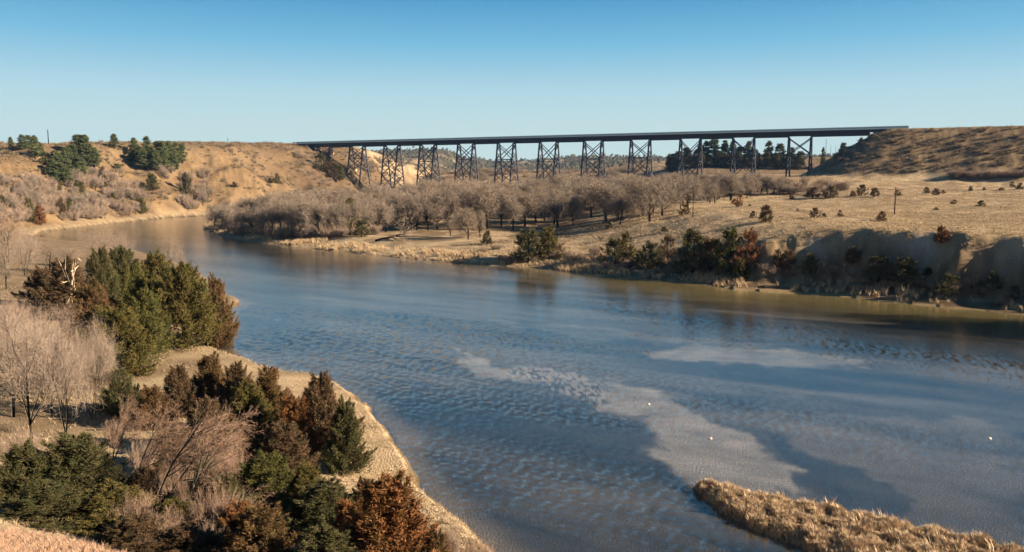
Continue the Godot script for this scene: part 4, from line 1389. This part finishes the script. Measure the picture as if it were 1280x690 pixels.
	plant_seen("dead_snag", "bleached white dead branch sticking out of the cedars", "tree", 92, 0, 314, dead, half_width(dead), 30, M.dead, "", foot_depth(412))

func build_small_things() -> void:
	rng.seed = 650
	pole("brown wooden pole with a crossarm standing in the open meadow", 1118, 268, 234, 0.16, 1.9)
	pole("thin weathered pole at the meadow corner beside the grove", 866, 272, 241, 0.12, 0.0)
	pole("distant pole between the last tower and the embankment, the tallest there", 1027, 196, 174, 0.22, 0.0, 700.0)
	pole("second distant pole beyond the last tower", 1033, 196, 181, 0.18, 0.0, 760.0)
	pole("third distant pole beyond the last tower, nearest the embankment", 1039, 196, 182, 0.18, 0.0, 780.0)
	pole("lone tall pole on the bluff's skyline", 69, 178, 162, 0.3, 0.0, 520.0)
	pole("faint thin pole on the skyline near the bridge", 290, 182, 172, 0.22, 0.0, 640.0)
	# fallen tree at the point's shore
	var g := on_ground(470, 303)
	var dead := bare_tree(395, {"kids": [8, 5, 4], "levels": 3, "sprigs": 2, "girth": 0.035, "trunk": 0.8, "thin": 0.004, "wander": 0.2})
	var o := thing("fallen_tree", "dark fallen tree sprawled along the shore of the wooded point", "tree", g)
	part("trunk", dead[0], M.twig, o)
	part("crown", dead[1], M.twig, o)
	o.basis = Basis(Vector3.FORWARD, 1.25) * Basis.from_scale(Vector3.ONE * 13.0)
	o.position.y += 0.5
	# stones breaking the surface, a bird
	var words := ["pale stone breaking the water over the submerged bar, upper of two", "pale stone breaking the water over the submerged bar, lower of two", "pale stone alone in the wide shallows near the frame's edge"]
	var at := [[811, 505], [888, 548], [1237, 548]]
	for i in 3:
		var p := on_level(at[i][0], at[i][1])
		var r := thing("stone", words[i], "stone", Vector3(p.x, -0.05, -p.y), "stones in the shallows")
		var b := Bits.new()
		var ring := []
		for k in 9: ring.append([rnd(0.75, 1.15), rnd(0.75, 1.1), rnd(0.8, 1.2)])
		for k in 9:
			var a0 := TAU * k / 9
			var a1 := TAU * (k + 1) / 9
			var q: Array = ring[k]
			var w: Array = ring[(k + 1) % 9]
			var lo0 := Vector3(cos(a0) * 0.24 * q[0], -0.08, sin(a0) * 0.17 * q[0])
			var lo1 := Vector3(cos(a1) * 0.24 * w[0], -0.08, sin(a1) * 0.17 * w[0])
			var hi0 := Vector3(cos(a0) * 0.15 * q[1], 0.13 * q[2], sin(a0) * 0.1 * q[1])
			var hi1 := Vector3(cos(a1) * 0.15 * w[1], 0.13 * w[2], sin(a1) * 0.1 * w[1])
			var c := Vector3(0, 0.17, 0)
			b.tri(lo0, hi1, hi0, Color.WHITE)
			b.tri(lo0, lo1, hi1, Color.WHITE)
			b.tri(hi0, hi1, c, Color.WHITE)
		part("stone_body", mesh_of(b), M.rock, r, Transform3D(Basis.from_scale(Vector3(0.75, 0.7, 0.75)), Vector3(0, 0.02, 0)))

func _ready() -> void:
	# camera
	var cam := Camera3D.new()
	cam.name = "camera"
	add_child(cam)
	cam.position = Vector3(0, EYE, 0)
	cam.rotation = Vector3(-TILT, 0, 0)
	cam.fov = rad_to_deg(2.0 * atan(345.0 / F))
	cam.near = 0.5
	cam.far = 12000.0
	cam.current = true
	# sky
	var env := Environment.new()
	env.background_mode = Environment.BG_SKY
	# clear winter sky, by elevation: pale cyan haze at the horizon, deep teal blue above
	var stops := [[0.0, Color(0.6, 0.74, 0.69)], [3.6, Color(0.56, 0.72, 0.69)], [5.6, Color(0.46, 0.68, 0.72)], [8.8, Color(0.165, 0.47, 0.66)], [11.8, Color(0.03, 0.265, 0.51)], [20.0, Color(0.028, 0.2, 0.4)], [40.0, Color(0.03, 0.15, 0.31)], [90.0, Color(0.024, 0.11, 0.25)]]
	var pano := Image.create_empty(32, 1024, false, Image.FORMAT_RGBF)
	for row in 1024:
		var up := 90.0 - (row + 0.5) * 180.0 / 1024.0
		var c := Color(0.3, 0.26, 0.2)
		for k in stops.size() - 1:
			if up >= stops[k][0] and up <= stops[k + 1][0]:
				c = (stops[k][1] as Color).lerp(stops[k + 1][1], (up - stops[k][0]) / (stops[k + 1][0] - stops[k][0]))
		for x in 32: pano.set_pixel(x, row, c)
	var sky := PanoramaSkyMaterial.new()
	sky.panorama = ImageTexture.create_from_image(pano)
	env.background_energy_multiplier = 0.225
	env.sky = Sky.new()
	env.sky.sky_material = sky
	env.tonemap_mode = Environment.TONE_MAPPER_LINEAR
	env.tonemap_exposure = 4.5
	env.fog_enabled = true
	env.fog_density = 0.00004
	env.fog_light_color = Color(0.45, 0.64, 0.88)
	env.sdfgi_enabled = true
	env.ssao_enabled = true
	env.ssil_enabled = true
	var we := WorldEnvironment.new()
	we.name = "environment"
	we.environment = env
	add_child(we)
	# sun: low, from the side and slightly behind the camera
	var sun := DirectionalLight3D.new()
	sun.name = "sun"
	add_child(sun)
	sun.look_at_from_position(SUN * 100.0, Vector3.ZERO)
	sun.light_energy = 1.6
	sun.light_color = Color(1.0, 0.9, 0.77)
	sun.light_angular_distance = 0.5
	sun.shadow_enabled = true

	noise_a.seed = 4
	noise_a.frequency = 0.006
	noise_a.fractal_octaves = 3
	noise_b.seed = 8
	noise_b.frequency = 0.03
	noise_b.fractal_octaves = 3
	noise_c.seed = 15
	noise_c.frequency = 0.09
	noise_c.fractal_octaves = 2
	noise_r.seed = 23
	noise_r.frequency = 0.022
	noise_r.fractal_type = FastNoiseLite.FRACTAL_RIDGED
	noise_r.fractal_octaves = 3
	var t0 := Time.get_ticks_msec()
	make_materials()
	make_river()
	make_bed()
	print("river ", Time.get_ticks_msec() - t0)
	build_ground()
	print("ground ", Time.get_ticks_msec() - t0)
	build_water()
	print("water ", Time.get_ticks_msec() - t0)
	make_tree_meshes()
	print("meshes ", Time.get_ticks_msec() - t0)
	build_bridge()
	build_grove()
	build_far_bank()
	build_bluff_trees()
	build_near_bank()
	print("trees ", Time.get_ticks_msec() - t0)
	build_small_things()
	build_grass()
	build_valley_brush()
	build_far_woods()
	print("all ", Time.get_ticks_msec() - t0)
